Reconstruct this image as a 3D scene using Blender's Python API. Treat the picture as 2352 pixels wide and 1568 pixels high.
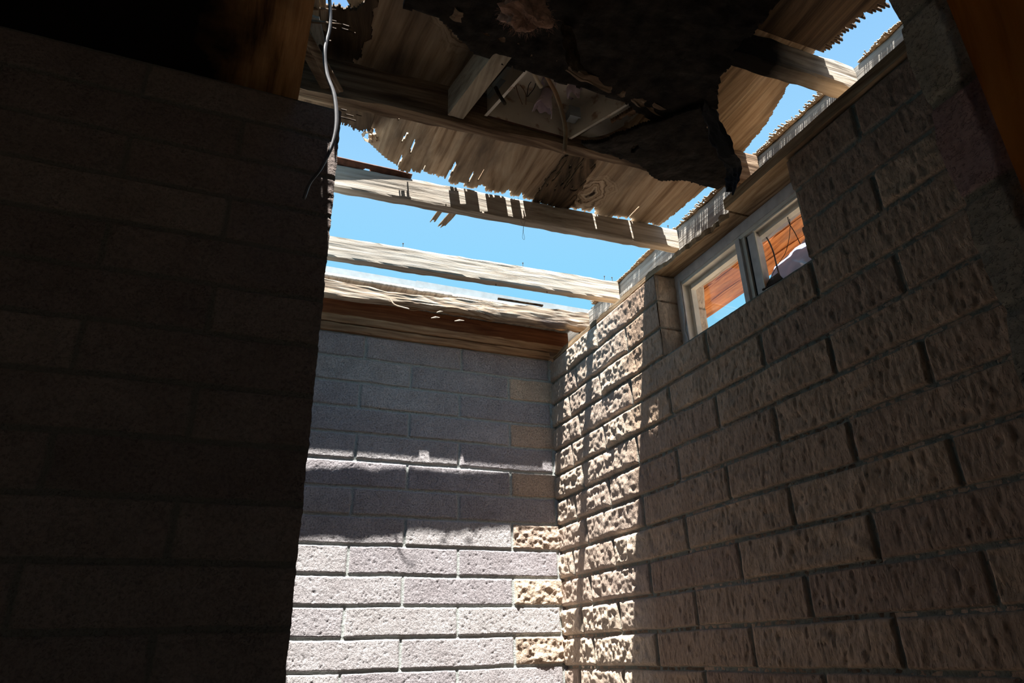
import bpy, math, random
import numpy as np
from mathutils import Vector, Matrix

# ------------------------------------------------------------------ camera, sky, sun, exposure
H0 = 1.25                       # eye height above the floor; build coordinates have the eye at z = 0
for o in list(bpy.data.objects): bpy.data.objects.remove(o)
C = bpy.data.collections.new('ruin'); bpy.context.scene.collection.children.link(C)
sc = bpy.context.scene
CR = np.array([[0.92609637, -0.37648133, -0.02464403],
               [0.1342452, 0.38986151, -0.9110358],
               [0.35259573, 0.8403986, 0.41159014]])   # rows: right, down, forward
cam = bpy.data.cameras.new('camera'); cam.lens = 24.235; cam.sensor_width = 36; cam.clip_start = 0.02
co = bpy.data.objects.new('camera', cam); C.objects.link(co)
r_, d_, f_ = CR
co.matrix_world = Matrix(((r_[0], -d_[0], -f_[0], 0), (r_[1], -d_[1], -f_[1], 0), (r_[2], -d_[2], -f_[2], H0), (0, 0, 0, 1)))
sc.camera = co
sc.view_settings.view_transform = 'Standard'; sc.view_settings.look = 'None'
sc.view_settings.gamma = 1; sc.view_settings.use_curve_mapping = False
sc.view_settings.exposure = 0.0

w = bpy.data.worlds.new('sky'); sc.world = w; w.use_nodes = True
nt = w.node_tree; bgn = nt.nodes['Background']
tc = nt.nodes.new('ShaderNodeTexCoord'); sx = nt.nodes.new('ShaderNodeSeparateXYZ')
rp = nt.nodes.new('ShaderNodeValToRGB')
nt.links.new(tc.outputs['Generated'], sx.inputs[0]); nt.links.new(sx.outputs['Z'], rp.inputs['Fac'])
nt.links.new(rp.outputs['Color'], bgn.inputs['Color']); bgn.inputs['Strength'].default_value = 1.0
e = rp.color_ramp.elements
e[0].position = 0.0; e[0].color = (0.30, 0.70, 0.95, 1)
e[1].position = 1.0; e[1].color = (0.14, 0.33, 0.82, 1)
n = e.new(0.45); n.color = (0.27, 0.70, 1.0, 1)
n = e.new(0.62); n.color = (0.33, 0.67, 1.0, 1)
n = e.new(0.80); n.color = (0.27, 0.53, 0.97, 1)

SUN = Vector((0.13, 0.238, -1.0))
sl = bpy.data.lights.new('sun', 'SUN'); sl.energy = 26.0; sl.angle = math.radians(0.53); sl.color = (1.0, 0.97, 0.91)
so = bpy.data.objects.new('sun', sl); C.objects.link(so)
so.rotation_euler = SUN.to_track_quat('-Z', 'Y').to_euler(); so.location = (0, 0, 6)

# ------------------------------------------------------------------ geometry helpers
f_px = 24.235 * 2352 / 36
def at(x, y, ax, v):            # photo pixel -> point on the plane ax = v
    d = CR.T @ np.array([x - 1176.0, y - 784.0, f_px]); i = 'xyz'.index(ax)
    return d * (v / d[i])

rs = np.random.RandomState(7)
PERM = rs.permutation(4096).astype(np.int64); VAL = rs.rand(4096) * 2 - 1
def hsh(i, j, k): return VAL[PERM[(PERM[(PERM[i & 4095] + j) & 4095] + k) & 4095]]
def vn(x, y, z=0.0):            # smooth value noise, -1..1
    x, y, z = np.broadcast_arrays(np.asarray(x, float), np.asarray(y, float), np.asarray(z, float))
    xi = np.floor(x).astype(np.int64); yi = np.floor(y).astype(np.int64); zi = np.floor(z).astype(np.int64)
    fx = x - xi; fy = y - yi; fz = z - zi
    fx = fx * fx * (3 - 2 * fx); fy = fy * fy * (3 - 2 * fy); fz = fz * fz * (3 - 2 * fz)
    def L(a, b, t): return a + (b - a) * t
    return L(L(L(hsh(xi, yi, zi), hsh(xi + 1, yi, zi), fx), L(hsh(xi, yi + 1, zi), hsh(xi + 1, yi + 1, zi), fx), fy),
             L(L(hsh(xi, yi, zi + 1), hsh(xi + 1, yi, zi + 1), fx), L(hsh(xi, yi + 1, zi + 1), hsh(xi + 1, yi + 1, zi + 1), fx), fy), fz)
def fbm(x, y, z=0.0, o=4):
    s = 0; a = 1.0; t = 0
    for i in range(o):
        s = s + a * vn(np.asarray(x) * 2 ** i + 17 * i, np.asarray(y) * 2 ** i + 5 * i, np.asarray(z) * 2 ** i + 31 * i); t += a; a *= 0.5
    return s / t
def sst(a, b, x):
    t = np.clip((x - a) / (b - a), 0, 1); return t * t * (3 - 2 * t)

ORG = {}
def setp(o, label=None, cat=None, group=None, kind=None):
    for k, v in (('label', label), ('category', cat), ('group', group), ('kind', kind)):
        if v: o[k] = v
    return o
def empty(name, org, **p):
    o = bpy.data.objects.new(name, None); C.objects.link(o); o.empty_display_size = 0.05
    o.location = (org[0], org[1], org[2] + H0); ORG[o.name] = tuple(org)
    return setp(o, **p)
def mk(name, V, F, mat, parent=None, smooth=False, attr=None, **p):
    V = np.asarray(V, float).reshape(-1, 3)
    org = ((V[:, 0].min() + V[:, 0].max()) / 2, (V[:, 1].min() + V[:, 1].max()) / 2, V[:, 2].min())
    me = bpy.data.meshes.new(name); VL = V - np.array(org)
    if isinstance(F, np.ndarray):
        n = len(F); me.vertices.add(len(VL)); me.vertices.foreach_set('co', VL.astype(np.float32).ravel())
        me.loops.add(n * 4); me.loops.foreach_set('vertex_index', F.astype(np.int32).ravel())
        me.polygons.add(n); me.polygons.foreach_set('loop_start', np.arange(0, n * 4, 4, dtype=np.int32))
        me.update(calc_edges=True); me.validate()
    else:
        me.from_pydata([tuple(v) for v in VL], [], [tuple(f) for f in F]); me.update()
    if smooth: me.polygons.foreach_set('use_smooth', [True] * len(me.polygons))
    me.materials.append(mat)
    if attr is not None:
        a = me.color_attributes.new('blk', 'FLOAT_COLOR', 'POINT'); a.data.foreach_set('color', attr.astype(np.float32).ravel())
    o = bpy.data.objects.new(name, me); C.objects.link(o); ORG[o.name] = org
    if parent is not None:
        po = ORG[parent.name]; o.parent = parent; o.location = (org[0] - po[0], org[1] - po[1], org[2] - po[2])
    else: o.location = (org[0], org[1], org[2] + H0)
    return setp(o, **p)

class G:                        # geometry collector
    def __init__(s): s.V = []; s.F = []
    def add(s, V, F):
        b = len(s.V); s.V += [tuple(v) for v in V]; s.F += [tuple(i + b for i in f) for f in F]; return s
    def box(s, x0, x1, y0, y1, z0, z1):
        return s.add([(x0, y0, z0), (x1, y0, z0), (x1, y1, z0), (x0, y1, z0), (x0, y0, z1), (x1, y0, z1), (x1, y1, z1), (x0, y1, z1)],
                     [(0, 3, 2, 1), (4, 5, 6, 7), (0, 1, 5, 4), (1, 2, 6, 5), (2, 3, 7, 6), (3, 0, 4, 7)])
    def tube(s, pts, r, n=8, flat=None):
        pts = [Vector(p) for p in pts]; V = []; F = []; up = Vector((0.31, 0.2, 0.93))
        for i, p in enumerate(pts):
            t = (pts[min(i + 1, len(pts) - 1)] - pts[max(i - 1, 0)]).normalized()
            a = t.cross(up)
            if a.length < 1e-4: a = t.cross(Vector((1, 0, 0)))
            a.normalize(); b = t.cross(a)
            rr = r[i] if hasattr(r, '__len__') else r
            for k in range(n):
                an = 2 * math.pi * k / n
                V.append(p + a * math.cos(an) * rr * (flat or 1) + b * math.sin(an) * rr)
        for i in range(len(pts) - 1):
            for k in range(n): F.append((i * n + k, i * n + (k + 1) % n, (i + 1) * n + (k + 1) % n, (i + 1) * n + k))
        F.append(tuple(range(n))[::-1]); F.append(tuple((len(pts) - 1) * n + k for k in range(n)))
        return s.add(V, F)
    def mk(s, name, mat, parent=None, **p): return mk(name, s.V, s.F, mat, parent, **p)

def smooth_path(pts, n=8):      # Catmull-Rom
    P = [np.array(p, float) for p in pts]; P = [2 * P[0] - P[1]] + P + [2 * P[-1] - P[-2]]; out = []
    for i in range(1, len(P) - 2):
        for k in range(n):
            t = k / n
            out.append(0.5 * (2 * P[i] + (P[i + 1] - P[i - 1]) * t + (2 * P[i - 1] - 5 * P[i] + 4 * P[i + 1] - P[i + 2]) * t * t + (3 * P[i] - P[i - 1] - 3 * P[i + 1] + P[i + 2]) * t ** 3))
    out.append(P[-2]); return out

# ------------------------------------------------------------------ materials
def newmat(name, rough=0.9, spec=0.2):
    m = bpy.data.materials.new(name); m.use_nodes = True; b = m.node_tree.nodes['Principled BSDF']
    b.inputs['Roughness'].default_value = rough; b.inputs['Specular IOR Level'].default_value = spec
    return m, m.node_tree, b
def N(nt, t, **k):
    n = nt.nodes.new('ShaderNode' + t)
    for a, v in k.items():
        if a.startswith('i_'): n.inputs[a[2:].replace('_', ' ')].default_value = v
        else: setattr(n, a, v)
    return n
def ramp(nt, src, stops):
    r = nt.nodes.new('ShaderNodeValToRGB'); nt.links.new(src, r.inputs['Fac']); el = r.color_ramp.elements
    el[0].position = stops[0][0]; el[0].color = (*stops[0][1], 1); el[1].position = stops[-1][0]; el[1].color = (*stops[-1][1], 1)
    for p, c in stops[1:-1]: x = el.new(p); x.color = (*c, 1)
    return r.outputs['Color']
def mixc(nt, f, a, b, mode='MIX'):
    m = nt.nodes.new('ShaderNodeMix'); m.data_type = 'RGBA'; m.blend_type = mode
    for s, v in ((0, f), (6, a), (7, b)):
        if isinstance(v, (int, float)): m.inputs[s].default_value = v
        elif isinstance(v, tuple): m.inputs[s].default_value = (*v, 1)
        else: nt.links.new(v, m.inputs[s])
    return m.outputs[2]
def bump(nt, h, b, st, dist, prev=None):
    n = nt.nodes.new('ShaderNodeBump'); n.inputs['Strength'].default_value = st; n.inputs['Distance'].default_value = dist
    nt.links.new(h, n.inputs['Height'])
    if prev is not None: nt.links.new(prev, n.inputs['Normal'])
    if b is not None: nt.links.new(n.outputs[0], b.inputs['Normal'])
    return n.outputs[0]

def wood(name, c, axis='x', warp=0.35, scale=1.0, rough=0.85, stain=None, stain_amt=0.0, fine=0.5, scorch_or_shade=None, knots=()):
    """c = three colours dark, mid, light; grain runs along axis"""
    m, nt, b = newmat(name, rough, 0.15)
    tc = N(nt, 'TexCoord'); dn = N(nt, 'TexNoise', i_Scale=3.2 * scale, i_Detail=2.0)
    st = N(nt, 'Mapping'); nt.links.new(tc.outputs['Object'], st.inputs[0])
    st.inputs['Scale'].default_value = {'x': (0.45, 1.3, 1.3), 'y': (1.3, 0.45, 1.3), 'z': (1.3, 1.3, 0.45)}[axis]
    nt.links.new(st.outputs[0], dn.inputs['Vector'])
    sub = N(nt, 'VectorMath', operation='MULTIPLY_ADD'); nt.links.new(dn.outputs['Color'], sub.inputs[0])
    sub.inputs[1].default_value = (warp * 0.2,) * 3; nt.links.new(tc.outputs['Object'], sub.inputs[2])
    mp = N(nt, 'Mapping'); nt.links.new(sub.outputs[0], mp.inputs[0])
    a, c_ = 2.5 * scale, 70.0 * scale
    mp.inputs['Scale'].default_value = {'x': (a, c_, c_), 'y': (c_, a, c_), 'z': (c_, c_, a)}[axis]
    g = N(nt, 'TexNoise', i_Scale=1.0, i_Detail=6.0, i_Roughness=0.62); nt.links.new(mp.outputs[0], g.inputs['Vector'])
    col = ramp(nt, g.outputs['Fac'], [(0.30, c[0]), (0.48, c[1]), (0.66, c[2])])
    big = N(nt, 'TexNoise', i_Scale=5.0 * scale, i_Detail=4.0); nt.links.new(st.outputs[0], big.inputs['Vector'])
    bf = ramp(nt, big.outputs['Fac'], [(0.38, (0.62, 0.60, 0.58)), (0.62, (1.15, 1.12, 1.08))])
    col = mixc(nt, 0.8, col, bf, 'MULTIPLY')
    if stain:
        s2 = N(nt, 'TexNoise', i_Scale=7.0 * scale, i_Detail=5.0, i_Roughness=0.6); nt.links.new(st.outputs[0], s2.inputs['Vector'])
        sf = ramp(nt, s2.outputs['Fac'], [(0.50, (0, 0, 0)), (0.66, (stain_amt,) * 3)])
        col = mixc(nt, sf, col, stain)
    geo = N(nt, 'NewGeometry')
    for (kx, ky, kr) in knots:                     # growth rings about a knot
        sb = N(nt, 'VectorMath', operation='SUBTRACT'); nt.links.new(geo.outputs['Position'], sb.inputs[0]); sb.inputs[1].default_value = (kx, ky, 0)
        ml = N(nt, 'VectorMath', operation='MULTIPLY'); nt.links.new(sb.outputs[0], ml.inputs[0]); ml.inputs[1].default_value = (1 / kr, 0.72 / kr, 0)
        nz = N(nt, 'TexNoise', i_Scale=18.0, i_Detail=3.0); nt.links.new(geo.outputs['Position'], nz.inputs['Vector'])
        ad = N(nt, 'VectorMath', operation='MULTIPLY_ADD'); nt.links.new(nz.outputs['Color'], ad.inputs[0]); ad.inputs[1].default_value = (0.8, 0.8, 0); nt.links.new(ml.outputs[0], ad.inputs[2])
        a2 = N(nt, 'VectorMath', operation='SUBTRACT'); nt.links.new(ad.outputs[0], a2.inputs[0]); a2.inputs[1].default_value = (0.4, 0.4, 0)
        ln = N(nt, 'VectorMath', operation='LENGTH'); nt.links.new(a2.outputs[0], ln.inputs[0])
        n1d = N(nt, 'TexNoise', noise_dimensions='1D', i_Scale=9.0, i_Detail=2.0); nt.links.new(ln.outputs['Value'], n1d.inputs['W'])
        rc = ramp(nt, n1d.outputs['Fac'], [(0.36, tuple(v * 0.55 for v in c[0])), (0.50, c[1]), (0.62, c[2])])
        fa = ramp(nt, ln.outputs['Value'], [(0.45, (1, 1, 1)), (1.0, (0, 0, 0))])
        col = mixc(nt, fa, col, rc)
        core = ramp(nt, ln.outputs['Value'], [(0.10, (1, 1, 1)), (0.20, (0, 0, 0))]); col = mixc(nt, core, col, (0.02, 0.013, 0.008))
    if scorch_or_shade:  # blackens toward low X: burn on the rafter, painted shade on the ceiling panel
        sp_ = N(nt, 'SeparateXYZ'); nt.links.new(geo.outputs['Position'], sp_.inputs[0])
        nz = N(nt, 'TexNoise', i_Scale=12.0, i_Detail=5.0); nt.links.new(geo.outputs['Position'], nz.inputs['Vector'])
        ma = N(nt, 'Math', operation='MULTIPLY_ADD'); nt.links.new(nz.outputs['Fac'], ma.inputs[0]); ma.inputs[1].default_value = 0.22; nt.links.new(sp_.outputs['X'], ma.inputs[2])
        mr = N(nt, 'MapRange'); nt.links.new(ma.outputs[0], mr.inputs['Value']); mr.inputs['From Min'].default_value = scorch_or_shade[0] + 0.11; mr.inputs['From Max'].default_value = scorch_or_shade[1] + 0.11
        col = mixc(nt, mr.outputs[0], (0.012, 0.009, 0.008), col)
    nt.links.new(col, b.inputs['Base Color'])
    fm = N(nt, 'Mapping'); nt.links.new(sub.outputs[0], fm.inputs[0])
    a, c_ = 9.0, 260.0
    fm.inputs['Scale'].default_value = {'x': (a, c_, c_), 'y': (c_, a, c_), 'z': (c_, c_, a)}[axis]
    fn = N(nt, 'TexNoise', i_Scale=1.0, i_Detail=4.0); nt.links.new(fm.outputs[0], fn.inputs['Vector'])
    n1 = bump(nt, g.outputs['Fac'], None, 0.6, 0.004)
    bump(nt, fn.outputs['Fac'], b, fine, 0.0015, n1)
    return m

def block_mat(name, base, tan, mortar, pore=0.6, streak=False):
    m, nt, b = newmat(name, 0.95, 0.1)
    at_ = N(nt, 'Attribute', attribute_name='blk'); sp = N(nt, 'SeparateColor'); nt.links.new(at_.outputs['Color'], sp.inputs[0])
    tc = N(nt, 'TexCoord')
    n1 = N(nt, 'TexNoise', i_Scale=9.0, i_Detail=6.0, i_Roughness=0.65); nt.links.new(tc.outputs['Object'], n1.inputs['Vector'])
    n2 = N(nt, 'TexNoise', i_Scale=140.0, i_Detail=3.0, i_Roughness=0.6)
    mp = N(nt, 'Mapping'); mp.inputs['Scale'].default_value = (1, 1, 0.45) if streak else (1, 1, 1)
    nt.links.new(tc.outputs['Object'], mp.inputs[0]); nt.links.new(mp.outputs[0], n2.inputs['Vector'])
    blk = mixc(nt, sp.outputs['Blue'], base, tan)
    v = ramp(nt, n1.outputs['Fac'], [(0.3, (0.80, 0.76, 0.74)), (0.7, (1.12, 1.10, 1.08))]); blk = mixc(nt, 0.9, blk, v, 'MULTIPLY')
    v = ramp(nt, sp.outputs['Green'], [(0.0, (0.86, 0.83, 0.84)), (1.0, (1.10, 1.09, 1.05))]); blk = mixc(nt, 1.0, blk, v, 'MULTIPLY')
    v = ramp(nt, n2.outputs['Fac'], [(0.32, (0.72,) * 3), (0.55, (1.05,) * 3)]); blk = mixc(nt, 0.8, blk, v, 'MULTIPLY')
    col = mixc(nt, sp.outputs['Red'], mortar, blk); nt.links.new(col, b.inputs['Base Color'])
    vo = N(nt, 'TexNoise', i_Scale=210.0, i_Detail=2.0, i_Roughness=0.7)
    nt.links.new(mp.outputs[0], vo.inputs['Vector'])
    pit = ramp(nt, vo.outputs['Fac'], [(0.36, (0, 0, 0)), (0.46, (1, 1, 1))])
    p1 = bump(nt, pit, None, pore, 0.003)
    bump(nt, n2.outputs['Fac'], b, 0.5, 0.004, p1)
    return m

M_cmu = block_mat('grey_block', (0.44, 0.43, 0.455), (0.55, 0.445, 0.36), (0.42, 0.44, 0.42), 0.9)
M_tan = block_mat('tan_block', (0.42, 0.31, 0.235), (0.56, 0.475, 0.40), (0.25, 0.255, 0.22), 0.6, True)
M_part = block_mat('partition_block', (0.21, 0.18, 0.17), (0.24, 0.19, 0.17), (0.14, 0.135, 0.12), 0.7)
M_jamb = block_mat('pier_block', (0.60, 0.46, 0.48), (0.52, 0.52, 0.47), (0.36, 0.36, 0.31), 0.7)
M_grey = wood('weathered_wood', ((0.20, 0.165, 0.13), (0.42, 0.375, 0.32), (0.54, 0.50, 0.45)), 'x', 0.3, 1.0)
M_brown = wood('brown_wood', ((0.10, 0.055, 0.03), (0.28, 0.17, 0.10), (0.42, 0.29, 0.18)), 'x', 0.5, 1.0)
M_old = wood('dark_rafter_wood', ((0.09, 0.055, 0.035), (0.22, 0.15, 0.10), (0.36, 0.27, 0.19)), 'x', 0.4, 1.0, stain=(0.03, 0.02, 0.015), stain_amt=0.7)
M_scorch = wood('scorched_rafter_wood', ((0.14, 0.11, 0.09), (0.36, 0.32, 0.27), (0.50, 0.46, 0.41)), 'x', 0.4, 1.0, scorch_or_shade=(1.08, 1.24))
M_beam = wood('splintered_beam_wood', ((0.10, 0.07, 0.05), (0.36, 0.28, 0.21), (0.56, 0.50, 0.42)), 'x', 0.9, 1.0, stain=(0.06, 0.05, 0.05), stain_amt=0.95)
M_redbr = wood('red_brown_board', ((0.09, 0.03, 0.015), (0.16, 0.065, 0.03), (0.24, 0.11, 0.05)), 'x', 0.3, 1.0)
M_rot = wood('rotten_veneer_wood', ((0.02, 0.015, 0.01), (0.10, 0.07, 0.045), (0.20, 0.14, 0.09)), 'y', 1.6, 0.8, fine=0.9)
M_strip = wood('splintered_deck_wood', ((0.10, 0.07, 0.05), (0.28, 0.22, 0.16), (0.42, 0.35, 0.27)), 'x', 0.3, 1.0)
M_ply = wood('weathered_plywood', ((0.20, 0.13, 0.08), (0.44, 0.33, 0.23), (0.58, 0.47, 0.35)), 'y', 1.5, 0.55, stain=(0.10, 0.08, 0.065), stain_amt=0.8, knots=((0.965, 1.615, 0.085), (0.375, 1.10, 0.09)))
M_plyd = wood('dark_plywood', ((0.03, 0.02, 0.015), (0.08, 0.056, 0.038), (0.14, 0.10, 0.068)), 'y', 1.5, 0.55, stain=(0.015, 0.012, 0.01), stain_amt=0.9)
M_ceil = wood('ceiling_plywood', ((0.07, 0.025, 0.008), (0.42, 0.22, 0.09), (0.60, 0.36, 0.17)), 'y', 2.2, 0.45, scorch_or_shade=(-0.16, -0.01))  # black left part is light falloff painted into the colour
M_blocky = wood('pale_block_wood', ((0.24, 0.20, 0.15), (0.48, 0.41, 0.32), (0.60, 0.53, 0.42)), 'y', 0.4, 1.0, stain=(0.08, 0.07, 0.06), stain_amt=0.6)
M_plate = wood('plate_wood', ((0.16, 0.09, 0.045), (0.40, 0.28, 0.17), (0.55, 0.42, 0.28)), 'y', 0.5, 1.0, stain=(0.06, 0.045, 0.03), stain_amt=0.6)
M_rim = wood('grey_rim_wood', ((0.22, 0.20, 0.18), (0.38, 0.36, 0.33), (0.50, 0.48, 0.45)), 'y', 0.2, 1.0)
M_eave = wood('orange_eave_wood', ((0.28, 0.085, 0.025), (0.58, 0.22, 0.075), (0.72, 0.33, 0.13)), 'y', 0.8, 0.8, stain=(0.16, 0.11, 0.09), stain_amt=0.8)
M_door = wood('stained_door_wood', ((0.28, 0.08, 0.012), (0.60, 0.20, 0.032), (0.75, 0.28, 0.06)), 'z', 0.9, 0.7, rough=0.5)
M_frz = wood('grey_frieze_wood', ((0.25, 0.2, 0.16), (0.45, 0.38, 0.31), (0.6, 0.52, 0.44)), 'y', 0.6, 1.0)

def plain(name, col, rough=0.6, spec=0.3, metal=0.0, ns=20, var=0.25, bmp=0.3, bd=0.002, spots=None):
    m, nt, b = newmat(name, rough, spec); b.inputs['Metallic'].default_value = metal
    tc = N(nt, 'TexCoord'); n1 = N(nt, 'TexNoise', i_Scale=float(ns), i_Detail=5.0); nt.links.new(tc.outputs['Object'], n1.inputs['Vector'])
    c = ramp(nt, n1.outputs['Fac'], [(0.3, tuple(x * (1 - var) for x in col)), (0.7, tuple(min(1, x * (1 + var)) for x in col))])
    if spots:
        n2 = N(nt, 'TexNoise', i_Scale=ns * 2.3, i_Detail=6.0); nt.links.new(tc.outputs['Object'], n2.inputs['Vector'])
        sf = ramp(nt, n2.outputs['Fac'], [(0.58, (0, 0, 0)), (0.68, (0.85,) * 3)]); c = mixc(nt, sf, c, spots)
    nt.links.new(c, b.inputs['Base Color']); bump(nt, n1.outputs['Fac'], b, bmp, bd)
    return m
M_char = plain('charred_wood', (0.018, 0.014, 0.011), 0.9, 0.15, ns=30, var=0.6, bmp=1.0, bd=0.012)
M_char2 = plain('rotten_board', (0.045, 0.032, 0.022), 0.95, 0.1, ns=35, var=0.7, bmp=1.0, bd=0.010, spots=(0.10, 0.075, 0.05))
M_felt = plain('black_felt', (0.014, 0.014, 0.017), 0.8, 0.3, ns=25, var=0.5, bmp=0.8, bd=0.006)
M_fwhite = plain('white_painted_frame', (0.78, 0.74, 0.66), 0.6, 0.3, ns=25, var=0.12, bmp=0.1)
M_fgrey = plain('grey_frame_flange', (0.66, 0.63, 0.62), 0.6, 0.3, ns=30, var=0.15, bmp=0.2)
M_gask = plain('black_gasket', (0.02, 0.02, 0.02), 0.7)
M_enam = plain('white_enamel', (0.60, 0.55, 0.47), 0.45, 0.4, ns=14, var=0.12, bmp=0.1, spots=(0.30, 0.16, 0.08))
M_porc = plain('violet_porcelain', (0.55, 0.45, 0.52), 0.3, 0.5, ns=20, var=0.25, bmp=0.1, spots=(0.2, 0.11, 0.05))
M_cond = plain('tan_conduit', (0.36, 0.22, 0.12), 0.5, 0.4, ns=40, var=0.3)
M_cond2 = plain('cream_conduit', (0.50, 0.42, 0.30), 0.5, 0.4, ns=40, var=0.2)
M_cable = plain('grey_cable_jacket', (0.07, 0.07, 0.078), 0.45, 0.5, ns=30, var=0.2)
M_copper = plain('brown_wire', (0.20, 0.10, 0.05), 0.5, 0.4, ns=50)
M_nail = plain('rusty_nail', (0.10, 0.06, 0.045), 0.7, 0.3, ns=90)
M_tin = plain('galvanised_tin', (0.26, 0.29, 0.305), 0.6, 0.4, 0.1, ns=35, var=0.12, bmp=0.15)
M_rust = plain('rust_strip', (0.10, 0.045, 0.03), 0.8, 0.2, ns=60, var=0.4)
M_insul = plain('insulation_fibre', (0.30, 0.18, 0.13), 0.95, 0.05, ns=60, var=0.4)
M_floor = plain('dusty_concrete', (0.40, 0.33, 0.26), 0.95, 0.05, ns=6, var=0.3, bmp=0.5, bd=0.01)
M_ground = plain('desert_ground', (0.24, 0.19, 0.14), 0.95, 0.05, ns=2, var=0.2, bmp=0.5, bd=0.02)
M_plastic = plain('pale_plastic', (0.30, 0.38, 0.62), 0.4, 0.5, ns=10, var=0.15, bmp=0.3)
M_web = plain('thread', (0.4, 0.4, 0.36), 0.6)
gm = bpy.data.materials.new('window_glass'); gm.use_nodes = True; gt = gm.node_tree
gt.nodes.clear(); go = gt.nodes.new('ShaderNodeOutputMaterial'); gx = gt.nodes.new('ShaderNodeMixShader'); gx.inputs[0].default_value = 0.04
ga = gt.nodes.new('ShaderNodeBsdfTransparent'); gb = gt.nodes.new('ShaderNodeBsdfGlossy'); gb.inputs['Roughness'].default_value = 0.02
gt.links.new(ga.outputs[0], gx.inputs[1]); gt.links.new(gb.outputs[0], gx.inputs[2]); gt.links.new(gx.outputs[0], go.inputs['Surface'])

# ------------------------------------------------------------------ block walls as relief
def block_wall(name, u0, u1, v0, v1, step, levels, heads, style, frame, mat, joint=0.010, depth=0.006, hole=None, body=(), flip=False, seed=0, end_rough=0.0, **p):
    us = np.arange(u0, u1 + step * 0.5, step); us[-1] = u1
    vs = list(np.arange(v0, v1 + step * 0.5, step * 1.15)) + [v1]
    for l in levels:
        for d in (-0.0075, -0.0055, -0.004, -0.002, 0.0, 0.002, 0.004, 0.0055, 0.0075):
            if v0 < l + d < v1: vs.append(l + d)
    vs = np.array(sorted(vs)); vs = vs[np.r_[True, np.diff(vs) > 0.0008]]
    if hole:                                       # snap the grid to the hole
        for e_ in hole[:2]: us[np.argmin(abs(us - e_))] = e_
        for e_ in hole[2:]: vs[np.argmin(abs(vs - e_))] = e_
    U, V = np.meshgrid(us, vs)
    lv = np.array(levels)
    Vw = V + 0.0016 * vn(U * 9 + seed, V * 3, seed) + 0.0008 * vn(U * 60, V * 60, seed); Uw = U + 0.0016 * vn(U * 60, V * 40, seed + 9)
    row = np.searchsorted(lv, Vw) - 1
    bl = np.zeros_like(U); br = np.zeros_like(U); bi = np.zeros(U.shape, np.int64)
    for r in np.unique(row):
        h = np.array(sorted(heads(r))); m = row == r
        i = np.clip(np.searchsorted(h, Uw[m]) - 1, 0, len(h) - 2)
        bl[m] = h[i]; br[m] = h[i + 1]; bi[m] = i
    vb = lv[np.clip(row, 0, len(lv) - 1)]; vt = lv[np.clip(row + 1, 0, len(lv) - 1)]
    du = np.minimum(Uw - bl, br - Uw); dv = np.minimum(Vw - vb, np.where(row + 1 < len(lv), vt - Vw, 1))
    d = np.minimum(du, dv) - joint / 2
    rd = (hsh(row + 50 + seed, bi + 3, row * 0 + 7) + 1) / 2
    st = style(U, V, row, bi, (bl + br) / 2, rd)
    msk = sst(-0.001, 0.0015, d)
    h = -depth * (1 - sst(-0.0015, 0.003, d)) + (rd - 0.5) * 0.002 * msk
    h = h + st['h'] * sst(0, st.get('soft', 0.012), d) + (1 - msk) * 0.0008 * fbm(U * 80, V * 80, seed, 3)
    A = np.zeros(U.shape + (4,)); A[..., 0] = msk; A[..., 1] = rd; A[..., 2] = st['tan']; A[..., 3] = 1
    P = frame(U, V, h)
    nv, nu = U.shape; idx = np.arange(nv * nu).reshape(nv, nu)
    F = np.stack([idx[:-1, :-1], idx[:-1, 1:], idx[1:, 1:], idx[1:, :-1]], -1)
    keep = np.ones((nv - 1, nu - 1), bool)
    if hole:
        cu = (us[:-1] + us[1:]) / 2; cv = (vs[:-1] + vs[1:]) / 2
        keep &= ~((cu[None, :] > hole[0]) & (cu[None, :] < hole[1]) & (cv[:, None] > hole[2]) & (cv[:, None] < hole[3]))
    F = F[keep]
    if flip: F = F[:, ::-1]
    V3 = P.reshape(-1, 3); A = A.reshape(-1, 4); Fs = [F]
    b = len(V3); EV = []; EF = []; EA = []
    for (BV, BF, tn) in body:
        k = b + len(EV); EV += BV; EF += [[i + k for i in f] for f in BF]; EA += [(1, 0.5, tn, 1)] * len(BV)
    if EV: V3 = np.vstack([V3, np.array(EV)]); A = np.vstack([A, np.array(EA)]); Fs.append(np.array(EF))
    return mk(name, V3, np.vstack(Fs), mat, attr=A, smooth=True, **p)
def bodybox(x0, x1, y0, y1, z0, z1, tn=0):
    g = G().box(x0, x1, y0, y1, z0, z1); return (g.V, g.F, tn)

FL = -H0
LV = [0.86 - 0.1013 * k for k in range(21)][::-1] + [0.9613, 1.0626, 1.1655]
LV = [l for l in LV if l > -0.62]
NR = len(LV)
# ---- back wall: grey blocks, a tan half block beside the corner in every second row
LVB = [l + 0.008 for l in LV]
def rowidx(levels, z): return int(np.searchsorted(np.array(levels), z) - 1)
rB = rowidx(LVB, 0.62)            # a row that ends with a tan half block
def heads_back(r):
    if (r - rB) % 2 == 0: return [-0.6, -0.20, 0.21, 0.618, 1.040, 1.30]
    return [-0.4, 0.012, 0.4195, 0.822, 1.233, 1.30] if r != rB + 5 else [-0.4, 0.012, 0.43, 0.83, 1.233, 1.30]
def style_back(U, V, row, bi, cu, rd):
    tan = (((row - rB) % 2 == 0) & (cu > 1.05)).astype(float)
    rough = tan * (V < 0.50) 
    h = 0.0006 * fbm(U * 90, V * 90, 3, 3) - 0.0016 * sst(0.36, 0.6, vn(U * 210, V * 210, 8) * 0.55 + vn(U * 120, V * 120, 1) * 0.45)
    h = h + rough * (0.010 * np.abs(fbm(U * 22, V * 26, 5, 5)) + 0.0025 * vn(U * 80, V * 80, 2))
    return {'h': h, 'tan': tan, 'soft': 0.006}
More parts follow.
